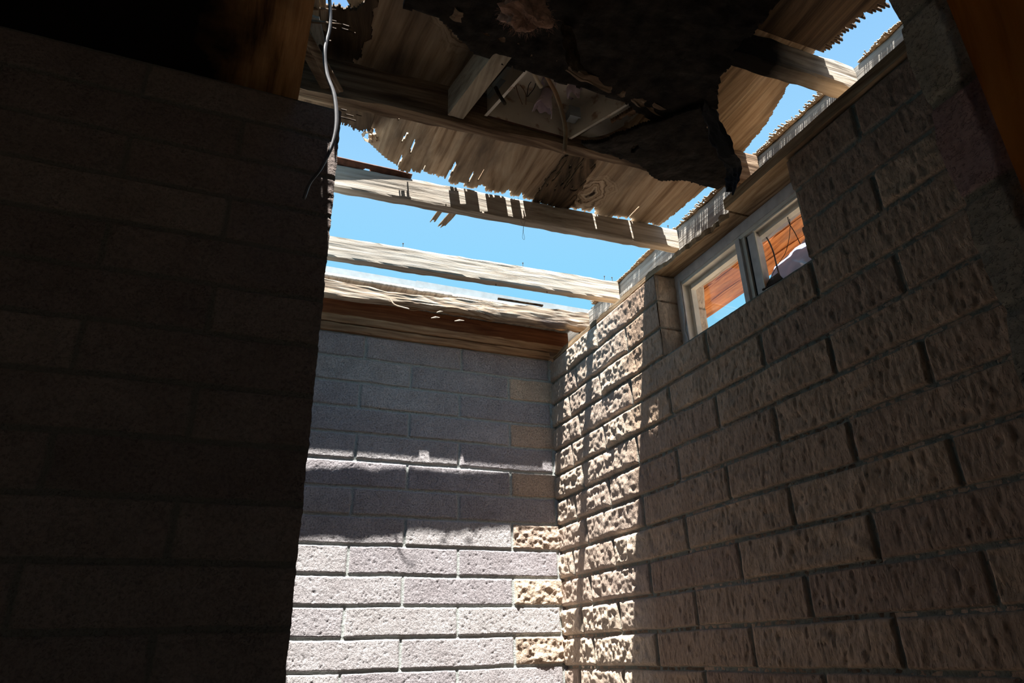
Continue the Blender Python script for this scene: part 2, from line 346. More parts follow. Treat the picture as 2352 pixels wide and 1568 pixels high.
YB = 2.53; XR = 1.243
block_wall('wall_back', 0.02, 1.252, -0.45, 1.172, 0.0032, LVB, heads_back, style_back,
           lambda U, V, h: np.stack([U, YB - h, V], -1), M_cmu, depth=0.005, body=[bodybox(0.0, 1.44, YB + 0.012, YB + 0.2, FL, 1.170), bodybox(0.02, 1.25, YB + 0.003, YB + 0.013, FL, -0.44)],
           seed=11, kind='structure', label='sunlit grey block wall at the far end')
# ---- right wall: tan split-face blocks with the window opening
rA = rowidx(LV, 0.708)
def heads_right(r):
    if (r - rA) % 2 == 0:
        h = [-0.85, -0.42, 0.0, 0.43, 0.852, 1.277, 1.699, 2.115, 2.375, 2.56]
        if r - rA in (-4, -8): h[-2] = 2.42
    else:
        h = [-0.6, -0.2, 0.22, 0.645, 1.067, 1.489, 1.912, 2.30, 2.56]
    return h
def style_right(U, V, row, bi, cu, rd):
    near = sst(1.86, 2.0, U)
    amp = np.where(rd > 0.55, 1.0, 0.65)
    rock = 0.004 + 0.0135 * np.abs(fbm(U * 19, V * 24, row * 7.3, 5)) + 0.0028 * vn(U * 80, V * 80, 4)
    comb = 0.0013 * vn(U * 120, V * 40, 6) + 0.0010 * vn(U * 210, V * 80, 3) + 0.0018 * fbm(U * 16, V * 22, 2, 3) - 0.0028 * sst(0.42, 0.75, vn(U * 110, V * 50, 12))
    brk = sst(0.72, 0.8, rd) * 0.010 * fbm(U * 18, V * 30, 9, 3) * sst(0.3, -0.3, (V - 0.3) * 0)
    h = near * rock * amp + (1 - near) * (comb + brk)
    return {'h': h, 'tan': near * 0.8, 'soft': 0.010}
WY0, WY1, WZ0, WZ1 = 1.067, 1.705, 0.8615, 1.1655
XO = 1.43
bd = [bodybox(XR + 0.008, XO, -0.9, WY0, FL, WZ1, 0.1), bodybox(XR + 0.008, XO, WY1, YB + 0.2, FL, WZ1, 0.1), bodybox(XR + 0.008, XO, WY0, WY1, FL, WZ0 - 0.004, 0.1)]
block_wall('wall_right', 0.20, 2.535, -0.45, 1.1655, 0.0036, LV, heads_right, style_right,
           lambda U, V, h: np.stack([XR - h, U, V], -1), M_tan, joint=0.011, depth=0.008, hole=(WY0, WY1, WZ0, WZ1), body=bd, seed=3, flip=True,
           kind='structure', label='tan split-face block wall on the right with a high window')
# window jamb faces with a lump of rock texture (part of the wall's opening)
def jamb_blocks(name, yf, sgn, x0, x1, **p):
    us = np.arange(x0, x1 + 0.001, 0.003); vs = np.arange(WZ0, WZ1 + 0.001, 0.003); U, V = np.meshgrid(us, vs)
    t = (V - WZ0) / 0.1013; fr = np.minimum(t % 1, 1 - t % 1) * 0.1013
    h = 0.003 + 0.010 * np.abs(fbm(U * 16, V * 18, 3, 4)) * sst(0.0, 0.012, fr) + 0.002 * vn(U * 90, V * 60) - 0.004 * (1 - sst(0.002, 0.006, fr))
    ed = np.minimum(U - x0, x1 - U); h = h * sst(0, 0.012, ed)
    P = np.stack([U + 0.008 * fbm(V * 14, U * 5, 4, 3) * sst(x1 - 0.05, x1, U), yf - sgn * h, V], -1); nv, nu = U.shape; idx = np.arange(nv * nu).reshape(nv, nu)
    F = np.stack([idx[:-1, :-1], idx[:-1, 1:], idx[1:, 1:], idx[1:, :-1]], -1).reshape(-1, 4)
    A = np.zeros((nv * nu, 4)); A[:, 0] = sst(0.002, 0.005, fr).ravel(); A[:, 1] = 0.9; A[:, 2] = 1.0; A[:, 3] = 1
    return mk(name, P.reshape(-1, 3), F, M_tan, attr=A, smooth=True, **p)
jamb_blocks('trim_1', WY1, 1, XR + 0.004, XO + 0.015, kind='structure', label='rough block side of the window opening')
# ---- partition on the left
YP = 1.264; XP = 0.125
LVP = [0.045 + 0.1005 * k - 0.804 for k in range(0, 19)] + [1.138 + 0.02]
LVP = [l for l in LVP if l < 1.10] + [1.14]
rP = rowidx(LVP, 0.80)
def heads_part(r):
    if (r - rP) % 2 == 0: return [-1.75 + 0.21 * 0, -1.34, -0.93, -0.51, -0.075 - 0.0, 0.30]
    return [-2.0, -1.52, -1.10, -0.69, -0.27, 0.30]
def style_part(U, V, row, bi, cu, rd):
    h = 0.0010 * fbm(U * 60, V * 60, 13, 3) - 0.003 * sst(0.35, 0.6, vn(U * 110, V * 110, 8) * 0.5 + vn(U * 60, V * 60, 1) * 0.5) + 0.002 * fbm(U * 9, V * 9, 4, 3)
    return {'h': h, 'tan': 0 * U, 'soft': 0.006}
def fr_part(U, V, h):
    r = sst(XP - 0.006, XP, U)
    return np.stack([U + r * (0.0009 * vn(V * 90, V * 0 + 3) + 0.0010 * vn(V * 17, V * 0 + 8) + 0.0006 * vn(V * 250, V * 0)), YP - h + r * 0.003, V], -1)
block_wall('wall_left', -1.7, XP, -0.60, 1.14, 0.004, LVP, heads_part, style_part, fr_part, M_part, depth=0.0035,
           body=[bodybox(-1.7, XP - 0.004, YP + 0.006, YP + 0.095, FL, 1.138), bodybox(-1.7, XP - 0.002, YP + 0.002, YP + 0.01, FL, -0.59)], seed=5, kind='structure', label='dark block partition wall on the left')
# ---- near block pier on the right (doorway the camera looks through)
LVJ = [0.437 + 0.1025 * k for k in (-11, -10, -9, -8, -7, -6, -5, -4, -3, -2, -1, 0, 1, 2, 3, 4, 5, 6)]
XJ = 0.537
def style_jamb(U, V, row, bi, cu, rd):
    k = rowidx(LVJ, 0.39)
    t = np.where(row == k, 0.0, 1.0)
    return {'h': 0.0015 * fbm(U * 70, V * 70, 3, 3) + 0.003 * fbm(U * 20, V * 25, 1, 3), 'tan': t, 'soft': 0.006}
def fr_jamb(U, V, h):
    ed = 0.0018 * fbm(V * 22, V * 0 + 2, 0, 3) + 0.0016 * np.cos((V - 0.385) / 0.1025 * 2 * math.pi)
    return np.stack([XJ - h, U + sst(0.27, 0.2985, U) * ed, V], -1)
block_wall('wall_near', 0.10, 0.2985, -0.6, 1.13, 0.0022, LVJ, lambda r: [-0.3, 0.5], style_jamb, fr_jamb, M_jamb, joint=0.008, depth=0.003,
           body=[bodybox(XJ + 0.006, XR, 0.10, 0.292, FL, 1.13, 1)], seed=8, flip=True, kind='structure', label='grey block pier beside the doorway')
# door frame board
g = G(); nz = 60
for (x0, x1, y0, y1) in ((0.527, 0.60, 0.03, 0.2485),):
    g.box(x0, x1, y0, y1, FL, 1.14)
g.mk('door_1', M_door, kind='structure', label='orange stained wooden door frame')
# closing walls, floor, ceilings
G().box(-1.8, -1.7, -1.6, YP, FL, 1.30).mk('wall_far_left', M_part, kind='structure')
G().box(-1.8, -0.78, -1.7, -1.6, FL, 1.36).box(-0.48, XR, -1.7, -1.6, FL, 1.36).box(-0.78, -0.48, -1.7, -1.6, 0.70, 1.36).mk('wall_front', M_part, kind='structure')  # unseen doorway gap added to let dim light onto partition and pier
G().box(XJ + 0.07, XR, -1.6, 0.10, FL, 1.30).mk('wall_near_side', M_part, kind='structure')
G().box(-0.10, 0.095, YP + 0.095, YB + 0.1, FL, 1.165).mk('wall_inner', M_cmu, kind='structure')
G().box(-1.8, XO, -1.7, YB + 0.2, FL - 0.1, FL).mk('floor', M_floor, kind='structure')
G().box(-30, 30, -30, 30, FL - 0.3, FL - 0.12).mk('ground', M_ground, kind='structure')
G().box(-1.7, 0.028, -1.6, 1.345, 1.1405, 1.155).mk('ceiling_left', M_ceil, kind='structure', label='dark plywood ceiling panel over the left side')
G().box(-1.7, XO, -1.65, 0.60, 1.362, 1.376).mk('ceiling_near', M_plyd, kind='structure')

# ------------------------------------------------------------------ timber
def beam(name, p0, p1, wd, ht, mat, n=90, m=5, topf=None, botf=None, wob=0.0015, seed=0, parent=None, wear=0.002, **p):
    """p0,p1: near lower edge; body goes away from the viewer by wd and up by ht"""
    p0 = np.array(p0, float); p1 = np.array(p1, float); L = np.linalg.norm((p1 - p0)[:2]); ax = (p1 - p0) / L
    side = np.array([-ax[1], ax[0], 0.0]); side /= np.linalg.norm(side)
    if side[1] < 0 and abs(ax[0]) > abs(ax[1]): side = -side
    t = np.linspace(0, 1, n + 1); ring = []
    for i in range(m): ring.append((i / m, 0.0))
    k = max(3, int(m * ht / max(wd, 1e-3))); k = min(k, 14)
    for i in range(k): ring.append((1.0, i / k))
    for i in range(m): ring.append((1 - i / m, 1.0))
    for i in range(k): ring.append((0.0, 1 - i / k))
    R = len(ring); V = np.zeros((n + 1, R, 3))
    for j, (a, b) in enumerate(ring):
        top = topf(t) if topf else np.ones_like(t); bot = botf(t) if botf else np.zeros_like(t)
        hz = (bot + (top - bot) * b) * ht
        ca = (a - 0.5) * wd; corner = ((a in (0.0, 1.0)) and (b in (0.0, 1.0)))
        sh = 1 - (wear / wd * (1 + 1.5 * vn(t * L * 30, j, seed)) * 2 if corner else 0)
        nz = wob * fbm(t * L * 6, a * 2 + seed, b * 3, 3); ny = wob * fbm(t * L * 7, a * 2 + seed + 40, b * 3, 3)
        gr = 0.0006 * vn(t * L * 8, a * wd * 300, b * ht * 300 + seed)
        q = p0[None, :] + np.outer(t, p1 - p0) + side * wd * 0.5 + np.outer(ca * sh + ny + gr * (1 if a > 0.5 else -1), side)
        q[:, 2] += hz + nz + (wear * (0.5 + 0.5 * vn(t * L * 40, j + 9, seed)) * (1 if b == 0.0 else -1) if corner else 0)
        V[:, j] = q
    idx = np.arange((n + 1) * R).reshape(n + 1, R); F = []
    for i in range(n):
        for j in range(R): F.append((idx[i, j], idx[i, (j + 1) % R], idx[i + 1, (j + 1) % R], idx[i + 1, j]))
    F.append(tuple(idx[0, ::-1])); F.append(tuple(idx[n]))
    return mk(name, V.reshape(-1, 3), F, mat, parent, **p)

def nail(parent, q, up=0.02, lean=(0, 0)):
    g = G(); a = Vector(q); b = a + Vector((lean[0], lean[1], up)); g.tube([a, b], 0.0011, 6)
    g.tube([b, b + Vector((0, 0, 0.0012 if up > 0 else -0.0012))], 0.0030, 8); return g.mk('nail', M_nail, parent)

ZR = 1.27; RT = 0.085
G_R = 'roof rafters over the block room'
r2 = beam('rafter', (-0.05, 2.145, ZR), (1.345, 2.083, ZR), 0.036, RT, M_grey, seed=2, label='bare pale grey rafter, second from the far wall, with open sky both sides', cat='rafter', group=G_R)
for px, py, le in ((925, 560, 0), (1199, 606, 0), (1380, 641, .002), (1397, 646, -.002)):
    q = at(px, py + 8, 'z', ZR + RT + 0.004); y = 2.14 - (q[0] + 0.05) * 0.0444
    nail(r2, (q[0], y + 0.012, ZR + RT - 0.004), 0.022, (le, 0))
for px in (1137, 1254):
    q = at(px, 655 + (px - 1137) * 0.14, 'z', ZR); nail(r2, (q[0], q[1] - 0.01, ZR + 0.004), -0.008)
r1 = beam('rafter', (-0.05, 1.742, ZR), (1.345, 1.674, ZR), 0.036, 0.081, M_grey, seed=5, label='long grey-brown rafter under the ragged edge of the plywood', cat='rafter', group=G_R)
for px, py in ((1531, 524),):
    q = at(px, py + 6, 'z', ZR + 0.085); nail(r1, (q[0], 1.69, ZR + 0.078), 0.02)
r0 = beam('rafter', (-0.35, 1.350, 1.232), (1.345, 1.255, 1.238), 0.038, 0.117, M_old, seed=8, label='dark deep rafter in front of the electrical box, lower edge pale', cat='rafter', group=G_R,
          wob=0.003)
rm = beam('rafter', (-0.35, 0.915, ZR), (1.345, 0.885, ZR), 0.042, 0.084, M_scorch, seed=12, label='scorched rafter at top right meeting the grey rim board', cat='rafter', group=G_R, wob=0.003)
# splintered beam in front of the far wall, top torn away on the left
def bt(t):
    return np.interp(t, [0, 0.12, 0.22, 0.30, 0.36, 0.45, 0.62, 0.8, 1.0], [0.72, 0.72, 0.70, 0.62, 0.52, 0.56, 0.66, 0.80, 0.86]) + 0.03 * vn(t * 40, 3)
def bb(t): return 0.02 * vn(t * 25, 1) - 0.10 * np.exp(-((t - 0.33) / 0.06) ** 2) * 0 + 0.10 * sst(0.3, 0.42, t) * (1 - sst(0.6, 0.7, t))
bk = beam('broken_beam', (-0.02, 2.325, 1.216), (1.345, 2.339, 1.257), 0.038, 0.092, M_beam, topf=bt, botf=bb, seed=20, wob=0.004, n=140,
          label='sunlit splintered beam with torn edge in front of the far wall top', cat='beam')
g = G(); g.tube(smooth_path([at(895, 685, 'y', 2.325), at(905, 698, 'y', 2.32), at(920, 704, 'y', 2.315), at(940, 709, 'y', 2.315)], 5), [0.003] * 11 + [0.003] * 4 + [0.001], 6, 0.5)
g.mk('splinter', M_beam, bk)
for (a, b_) in (((1003, 717), (1018, 715)), ((990, 730), (1010, 729)), ((1044, 737), (1066, 736))):
    g = G(); A = at(*a, 'y', 2.335); B = at(*b_, 'y', 2.335); g.tube([A, (A + B) / 2 + np.array([0, 0, .002]), B], [0.001, 0.004, 0.001], 5, 0.6); g.mk('splinter', M_blocky, bk)
for px, py in ((1306, 724), (1357, 728)):
    q = at(px, py + 30, 'y', 2.35); nail(bk, (q[0], 2.355, 1.215 + 0.03 * q[0]), -0.012)
beam('shadow_strip', (-0.02, 2.3665, 1.230), (1.345, 2.379, 1.262), 0.010, 0.024, M_brown, seed=27, wob=0.006, n=140, botf=lambda t: 0.25 * vn(t * 34, 5), label='thin rough ledger added behind the splintered beam to thicken its shadow', cat='timber strip')  # mostly hidden strip added to fill out the beam's shadow on the far wall
# plates and rim on the far wall
beam('wall_plate', (0.0, YB - 0.010, 1.174), (1.236, YB - 0.010, 1.174), 0.12, 0.033, M_brown, seed=31, label='lower brown timber plate lying on the far block wall', cat='timber plate', wob=0.0008)
beam('wall_plate', (0.0, YB - 0.016, 1.209), (1.30, YB - 0.016, 1.209), 0.12, 0.034, M_brown, seed=33, label='upper brown timber plate on top of the first plate, far wall', cat='timber plate', wob=0.0008)
beam('rim_board', (0.0, YB + 0.004, 1.244), (1.34, YB + 0.004, 1.244), 0.038, 0.079, M_redbr, seed=35, label='dark red-brown rim board above the far wall plates', cat='board')
# plates on the right wall
def plate_y(name, y0, y1, x0, x1, z0, th, mat, rag=0.0, seed=0, ny=120, nx=14, **p):
    g = G(); ys = np.linspace(y0, y1, ny + 1); V = []; F = []
    inn = x0 + rag * (0.5 + 0.5 * fbm(ys * 22, seed, 0, 4)) * (sst(y1 * 0 + 1.30, 1.34, ys) * (1 - sst(1.55, 1.75, ys)) * 1.0 + 0.12)
    zt = z0 + th * (1 + (0.35 * fbm(ys * 30, seed + 3, 0, 3) if rag else 0.03 * vn(ys * 9, seed)))
    for k, y in enumerate(ys):
        for i in range(nx + 1):
            a = i / nx; x = inn[k] + (x1 - inn[k]) * a; V.append((x, y, z0 + 0.0008 * vn(y * 7, i * 1.3, seed)))
        for i in range(nx + 1):
            a = i / nx; x = inn[k] + (x1 - inn[k]) * (1 - a); V.append((x, y, zt[k] - 0.003 * (i == nx)))
    R = 2 * (nx + 1)
    for k in range(ny):
        for j in range(R): F.append((k * R + j, (k + 1) * R + j, (k + 1) * R + (j + 1) % R, k * R + (j + 1) % R))
    F.append(tuple(range(R))); F.append(tuple(ny * R + j for j in range(R))[::-1])
    return mk(name, V, F, mat, **p)
plate_y('wall_plate', 1.318, YB - 0.02, XR + 0.002, XO, 1.1665, 0.022, M_plate, 0.045, 4, label='rotten thin timber plate above the window with charred ragged edge', cat='timber plate')
plate_y('wall_plate', 0.25, 1.310, XR - 0.008, XO, 1.1665, 0.036, M_plate, 0.0, 6, label='thick straight timber plate on the right wall above the window right half', cat='timber plate')
beam('rim_board', (1.388, 0.25, 1.205), (1.388, YB + 0.2, 1.205), 0.036, 0.150, M_rim, seed=41, wob=0.0012, n=120, label='grey rim board running along the top of the right wall behind the rafter ends', cat='board')
# cross block between two rafters
def board(name, p0, p1, wv, tv, mat, nl=30, nw=8, r0=0.0, r1=0.0, seed=0, parent=None, bow=0.0, **p):
    p0, p1, wv, tv = [np.array(a, float) for a in (p0, p1, wv, tv)]; L = p1 - p0; l = np.linalg.norm(L); ln = L / l
    V = []
    for s in (0, 1):
        for j in range(nw + 1):
            a0 = r0 * (0.5 + 0.5 * hsh(j * 7 + seed, 3, 1)); a1 = r1 * (0.5 + 0.5 * hsh(j * 5 + seed, 9, 1))
            for i in range(nl + 1):
                t = i / nl; q = p0 + ln * (a0 + t * (l - a0 - a1)) + wv * (j / nw) + tv * s
                q = q + tv / (np.linalg.norm(tv)) * (bow * math.sin(math.pi * t) + 0.0012 * float(vn(t * l * 20, j * 0.9, seed))) + wv / np.linalg.norm(wv) * 0.0012 * float(vn(t * l * 14, seed, 4)); V.append(q)
    n1 = (nw + 1) * (nl + 1); ix = lambda s, j, i: s * n1 + j * (nl + 1) + i; F = []
    for j in range(nw):
        for i in range(nl):
            F.append((ix(0, j, i), ix(0, j + 1, i), ix(0, j + 1, i + 1), ix(0, j, i + 1))); F.append((ix(1, j, i), ix(1, j, i + 1), ix(1, j + 1, i + 1), ix(1, j + 1, i)))
    for i in range(nl):
        F.append((ix(0, 0, i), ix(0, 0, i + 1), ix(1, 0, i + 1), ix(1, 0, i))); F.append((ix(0, nw, i + 1), ix(0, nw, i), ix(1, nw, i), ix(1, nw, i + 1)))
    for j in range(nw):
        F.append((ix(0, j + 1, 0), ix(0, j, 0), ix(1, j, 0), ix(1, j + 1, 0))); F.append((ix(0, j, nl), ix(0, j + 1, nl), ix(1, j + 1, nl), ix(1, j, nl)))
    return mk(name, V, F, mat, parent, **p)
board('cross_block', (0.388, 1.303, 1.243), (0.432, 1.058, 1.246), (0.041, 0, 0), (0, 0, 0.085), M_blocky, seed=3, label='short pale cross block between two rafters left of the metal box', cat='timber block')

# ------------------------------------------------------------------ roof sheets
def sheet(name, x0, x1, y0, y1, dx, dy, inside, zf, th, mat, parent=None, **p):
    xs = np.arange(x0, x1 + dx, dx); ys = np.arange(y0, y1 + dy, dy); X, Y = np.meshgrid(xs, ys)
    cx = (X[:-1, :-1] + X[1:, 1:]) / 2; cy = (Y[:-1, :-1] + Y[1:, 1:]) / 2; m = inside(cx, cy)
    pz = zf(X, Y); XX, YY, Z = pz if isinstance(pz, tuple) else (X, Y, pz)
    ny, nx = X.shape; idx = np.arange(ny * nx).reshape(ny, nx); NV = ny * nx
    V = np.vstack([np.stack([XX, YY, Z], -1).reshape(-1, 3), np.stack([XX, YY, Z + th], -1).reshape(-1, 3)])
    a, b, c, d = idx[:-1, :-1], idx[:-1, 1:], idx[1:, 1:], idx[1:, :-1]
    F = [np.stack([d[m], c[m], b[m], a[m]], -1), np.stack([a[m] + NV, b[m] + NV, c[m] + NV, d[m] + NV], -1)]
    mp = np.pad(m, 1)
    for (sl, p_, q_) in ((mp[:-2, 1:-1], a, b), (mp[2:, 1:-1], c, d), (mp[1:-1, :-2], d, a), (mp[1:-1, 2:], b, c)):
        s = m & ~sl; F.append(np.stack([p_[s], q_[s], q_[s] + NV, p_[s] + NV], -1))
    F = np.vstack(F); used = np.unique(F); re = np.full(len(V), -1); re[used] = np.arange(len(used))
    return mk(name, V[used], re[F], mat, parent, **p)
def colnoise(x, s, f=90.0): return vn(np.floor(x * 260) * 0.9, s) * 0.5 + vn(x * f, s + 2) * 0.3 + vn(x * 18, s + 5) * 0.6

ZD = ZR + RT                  # deck underside
def big_in(x, y):
    left = 0.15 + 0.012 * fbm(y * 25, 3, 0, 3) + 0.09 * sst(1.42, 1.60, y) + 0.11 * sst(1.62, 1.70, y)
    right = np.interp(y, [0.85, 0.99, 1.14, 1.29, 1.44, 1.60, 1.66], [1.225, 1.237, 1.282, 1.305, 1.303, 1.292, 1.286]) + 0.002 * vn(y * 90, 4)
    far = 1.706 + 0.012 * colnoise(x, 7) - 0.030 * sst(1.215, 1.24, x) 
    far = far - 0.10 * sst(0.35, 0.15, x) - 0.020 * (vn(x * 45, 21) > 0.35) + 0.05 * (np.abs(x - 0.905) < 0.012)
    m = (x > left) & (x < right) & (y < far) & (y > 0.87 + 0.01 * vn(x * 40, 5))
    # open cracks between the plies, running with the grain
    for cx_, y0_, y1_, w_, sl_ in ((0.335, 1.52, 1.585, 0.003, 0), (0.365, 1.55, 1.62, 0.003, 0), (0.42, 1.64, 1.70, 0.003, 0), (0.30, 1.42, 1.50, 0.003, 0),
                                   (0.506, 1.60, 1.72, 0.006, 0), (0.575, 1.62, 1.69, 0.003, 0), (0.60, 1.60, 1.67, 0.0025, 0), (0.345, 1.63, 1.70, 0.003, 0),
                                   (1.155, 1.60, 1.72, 0.004, 0.0), (1.02, 1.66, 1.72, 0.004, 0)):
        ccx = cx_ + sl_ * (y - y0_) + 0.004 * vn(y * 30, cx_ * 50); ww = w_ * np.clip(np.minimum(y - y0_, y1_ - y) / 0.02, 0, 1)
        m &= ~(np.abs(x - ccx) < ww)
    hole = ((x - 0.235) / 0.022) ** 2 + ((y - 1.575) / 0.022) ** 2
    m &= ~((hole < 1 + 0.4 * vn(x * 90, y * 90)) & (hole > 0.35))
    return m
def big_z(x, y):
    z = ZD + 0.0015 + 0.004 * np.clip(fbm(x * 6, y * 3, 2, 2), 0, 1) + 0.012 * sst(1.0, 1.2, x) * sst(1.1, 0.9, y)
    z = z + 0.016 * np.exp(-((x - 0.30) / 0.14) ** 2) * np.exp(-((y - 1.12) / 0.12) ** 2)
    g = np.abs(vn(x * 40, 3)) < 0.10; z = z + 0.002 * g
    seam = np.exp(-((x - 0.93) / 0.006) ** 2) * (y > 1.42); z = z + 0.004 * seam
    bur = np.exp(-((x - 0.84) / 0.07) ** 2) * sst(1.45, 1.62, y); z = z + bur * (0.006 * np.abs(fbm(x * 60, y * 25, 4, 4)))
    cur = sst(0.32, 0.20, x) * sst(1.48, 1.62, y); z = z + cur * 0.02
    return z
M_ply2 = M_ply
sheet('plywood_sheet', 0.10, 1.33, 0.86, 1.78, 0.0035, 0.006, big_in, big_z, 0.011, M_ply, label='large weathered plywood roof sheet with ragged far edge over the rafters', cat='plywood sheet')
def pt_in(x, y):
    w_ = 0.045 + 0.02 * sst(1.40, 1.60, y)
    return (np.abs(x - 0.865 + 0.05 * (1.70 - y)) < w_ + 0.006 * vn(y * 60, 3)) & (y < 1.705 + 0.012 * colnoise(x, 4)) & (y > 1.40 + 0.03 * vn(x * 50, 2)) & ~((np.abs(vn(x * 120, y * 9, 4)) < 0.07))
sheet('rotten_veneer', 0.75, 0.96, 1.36, 1.73, 0.0025, 0.005, pt_in, lambda x, y: ZD - 0.004 + 0.004 * fbm(x * 60, y * 12, 3, 3), 0.003, M_rot, label='patch of dark rotten veneer under the plywood, left of the big knot', cat='veneer scrap')
# curled strip of veneer at the sheet's left corner
g = G()
for k, (cx_, cy_, R_, a0, a1) in enumerate(((0.243, 1.592, 0.020, 0.3, 4.6), (0.250, 1.588, 0.010, 0.0, 3.6))):
    V = []; F = []; nn = 22
    for i in range(nn + 1):
        an = a0 + (a1 - a0) * i / nn; rr = R_ * (1 + 0.12 * float(vn(i * 0.7, k)))
        for s in (0, 1):
            wd = 0.014 * (1 - 0.6 * i / nn)
            V.append((cx_ + rr * math.cos(an) - s * 0.004, cy_ + rr * math.sin(an) * 1.1, ZD + 0.004 + wd * s))
    for i in range(nn): F.append((2 * i, 2 * i + 1, 2 * i + 3, 2 * i + 2))
    V2 = [(v[0] + 0.002, v[1] + 0.001, v[2]) for v in V]; n2 = len(V)
    F2 = [tuple(n2 + i for i in f[::-1]) for f in F] + [(2 * i, 2 * i + 2, n2 + 2 * i + 2, n2 + 2 * i) for i in range(nn)] + [(2 * i + 3, 2 * i + 1, n2 + 2 * i + 1, n2 + 2 * i + 3) for i in range(nn)]
    g.add(V + V2, F + F2)
g.mk('curled_veneer', M_ply, label='curled strip of veneer hanging at the left corner of the plywood', cat='veneer scrap')
# strips of veneer that hang past the second rafter
for (a, b_, w_, sd, lb) in (((1010, 478), (985, 512), 0.017, 1, 'left of two splintered veneer strips hanging below the rafter'), ((1035, 490), (1003, 522), 0.024, 2, 'right of two splintered veneer strips hanging below the rafter')):
    A = at(a[0] + 30, a[1] - 40, 'z', ZD + 0.002); B = at(*b_, 'z', ZD + 0.004)
    board('veneer_strip', A, B, (w_, 0, 0), (0, 0, 0.003), M_ply, 24, 7, 0, 0.028, sd, label=lb, cat='veneer scrap')
A = at(1320, 462, 'z', ZD); B = at(1272, 497, 'z', ZD)
board('veneer_strip', A, B, (0.014, 0, 0), (0, 0, 0.003), M_ply, 20, 5, 0, 0.03, 5, label='pointed veneer splinter beside the knot, crossing the sunlit rafter', cat='veneer scrap')
# rust stained strip lying on the second rafter, with an oval hole
def rs_in(x, y):
    e_ = ((x - 0.262) / 0.010) ** 2 + ((y - 1.735) / 0.006) ** 2
    return (e_ > 1) & (x < 0.40)
sheet('drip_strip', 0.0, 0.41, 1.715, 1.775, 0.003, 0.003, rs_in, lambda x, y: ZR + 0.083 + 0.009 * sst(1.74, 1.715, y) + 0.002 * vn(x * 12, y * 5), 0.004, M_rust, label='rusty dark strip with an oval hole lying on the rafter at left', cat='metal strip')
# dark sheet remnants at the left end
def rem_in(x, y):
    r = 0.165 + 0.01 * vn(y * 50, 3)
    near = 1.180 + 0.014 * colnoise(x, 3) * 1.2 - 0.09 * sst(0.125, 0.16, x)
    m = (x < r) & (y > near) & (y < 1.352)
    for yy, x0_, x1_ in ((1.225, 0.075, 0.125), (1.245, 0.068, 0.09), (1.237, 0.10, 0.135), (1.285, 0.06, 0.085)):
        m &= ~((np.abs(y - yy - 0.1 * (x - 0.1)) < 0.0022) & (x > x0_) & (x < x1_))
    return m
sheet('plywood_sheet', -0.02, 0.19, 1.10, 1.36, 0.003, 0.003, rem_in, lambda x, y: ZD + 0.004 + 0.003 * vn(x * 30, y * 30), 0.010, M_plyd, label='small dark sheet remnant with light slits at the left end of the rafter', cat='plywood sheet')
def rem2_in(x, y):
    m = (y < 1.545 + 0.010 * (0.6 * vn(np.floor(x * 330), 3) + 0.6 * vn(x * 30, 8))) & (x < 0.235) & (y > 1.40)
    for yy, x0_, x1_ in ((1.47, 0.14, 0.175), (1.485, 0.145, 0.16), (1.50, 0.16, 0.18), (1.515, 0.12, 0.19), (1.49, 0.185, 0.20)):
        m &= ~((np.abs(y - yy) < 0.0025) & (x > x0_) & (x < x1_))
    return m
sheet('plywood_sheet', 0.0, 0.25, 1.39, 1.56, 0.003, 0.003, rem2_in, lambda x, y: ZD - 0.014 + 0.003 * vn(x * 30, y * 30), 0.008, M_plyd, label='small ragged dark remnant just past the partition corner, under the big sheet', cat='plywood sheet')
sheet('plywood_sheet', -0.40, 0.06, 0.56, 1.36, 0.006, 0.004, lambda x, y: x < 0.040 + 0.006 * vn(y * 40, 6), lambda x, y: ZD + 0.016 + 0 * x, 0.010, M_plyd, label='dark roof sheet added above the ceiling panel at far left to block the sun', cat='plywood sheet')  # cover added to keep sun streaks off the partition
# sheet over the near rafters with fringe on its right edge
def nearc_in(x, y):
    fr = vn(np.floor(y * 330), 11) * 0.5 + 0.5
    return (x < 1.225 + 0.034 * fr + 0.03 * sst(0.80, 0.70, y)) & (y < 0.882)
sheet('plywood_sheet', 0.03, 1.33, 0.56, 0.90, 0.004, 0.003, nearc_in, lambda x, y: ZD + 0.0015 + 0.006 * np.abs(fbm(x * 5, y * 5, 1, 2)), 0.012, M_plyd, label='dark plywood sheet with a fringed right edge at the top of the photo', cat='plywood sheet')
# strip of deck left on the rim board, splintered toward the room
def frn(seed):
    def f(x, y):
        b = 1.350 - 0.014 * (0.5 + 0.5 * vn(y * 14, seed)) - 0.016 * np.maximum(0, vn(np.floor(y * 540), seed + 3)) * (0.3 + 0.7 * (vn(y * 9, 7) > 0.1))
        m = x > b
        gap = (vn(np.floor(y * 540), seed + 8) > 0.35) & (x < 1.350) & (x > b + 0.003) & (vn(np.floor(x * 120), np.floor(y * 25)) > -0.4)
        return m & ~gap
    return f
sheet('deck_remnant', 1.30, 1.48, 0.45, 0.872, 0.0035, 0.00185, frn(1), lambda x, y: ZD + 0.002 + 0.0015 * vn(y * 200, x * 30), 0.004, M_strip, label='splintered deck strip on the rim board at top right, next to the dark sheet', cat='deck strip')
sheet('deck_remnant', 1.30, 1.48, 0.93, 2.30, 0.0035, 0.00185, frn(5), lambda x, y: ZD + 0.002 + 0.0015 * vn(y * 200, x * 30), 0.004, M_strip, label='long splintered deck strip on the rim board above the window', cat='deck strip')
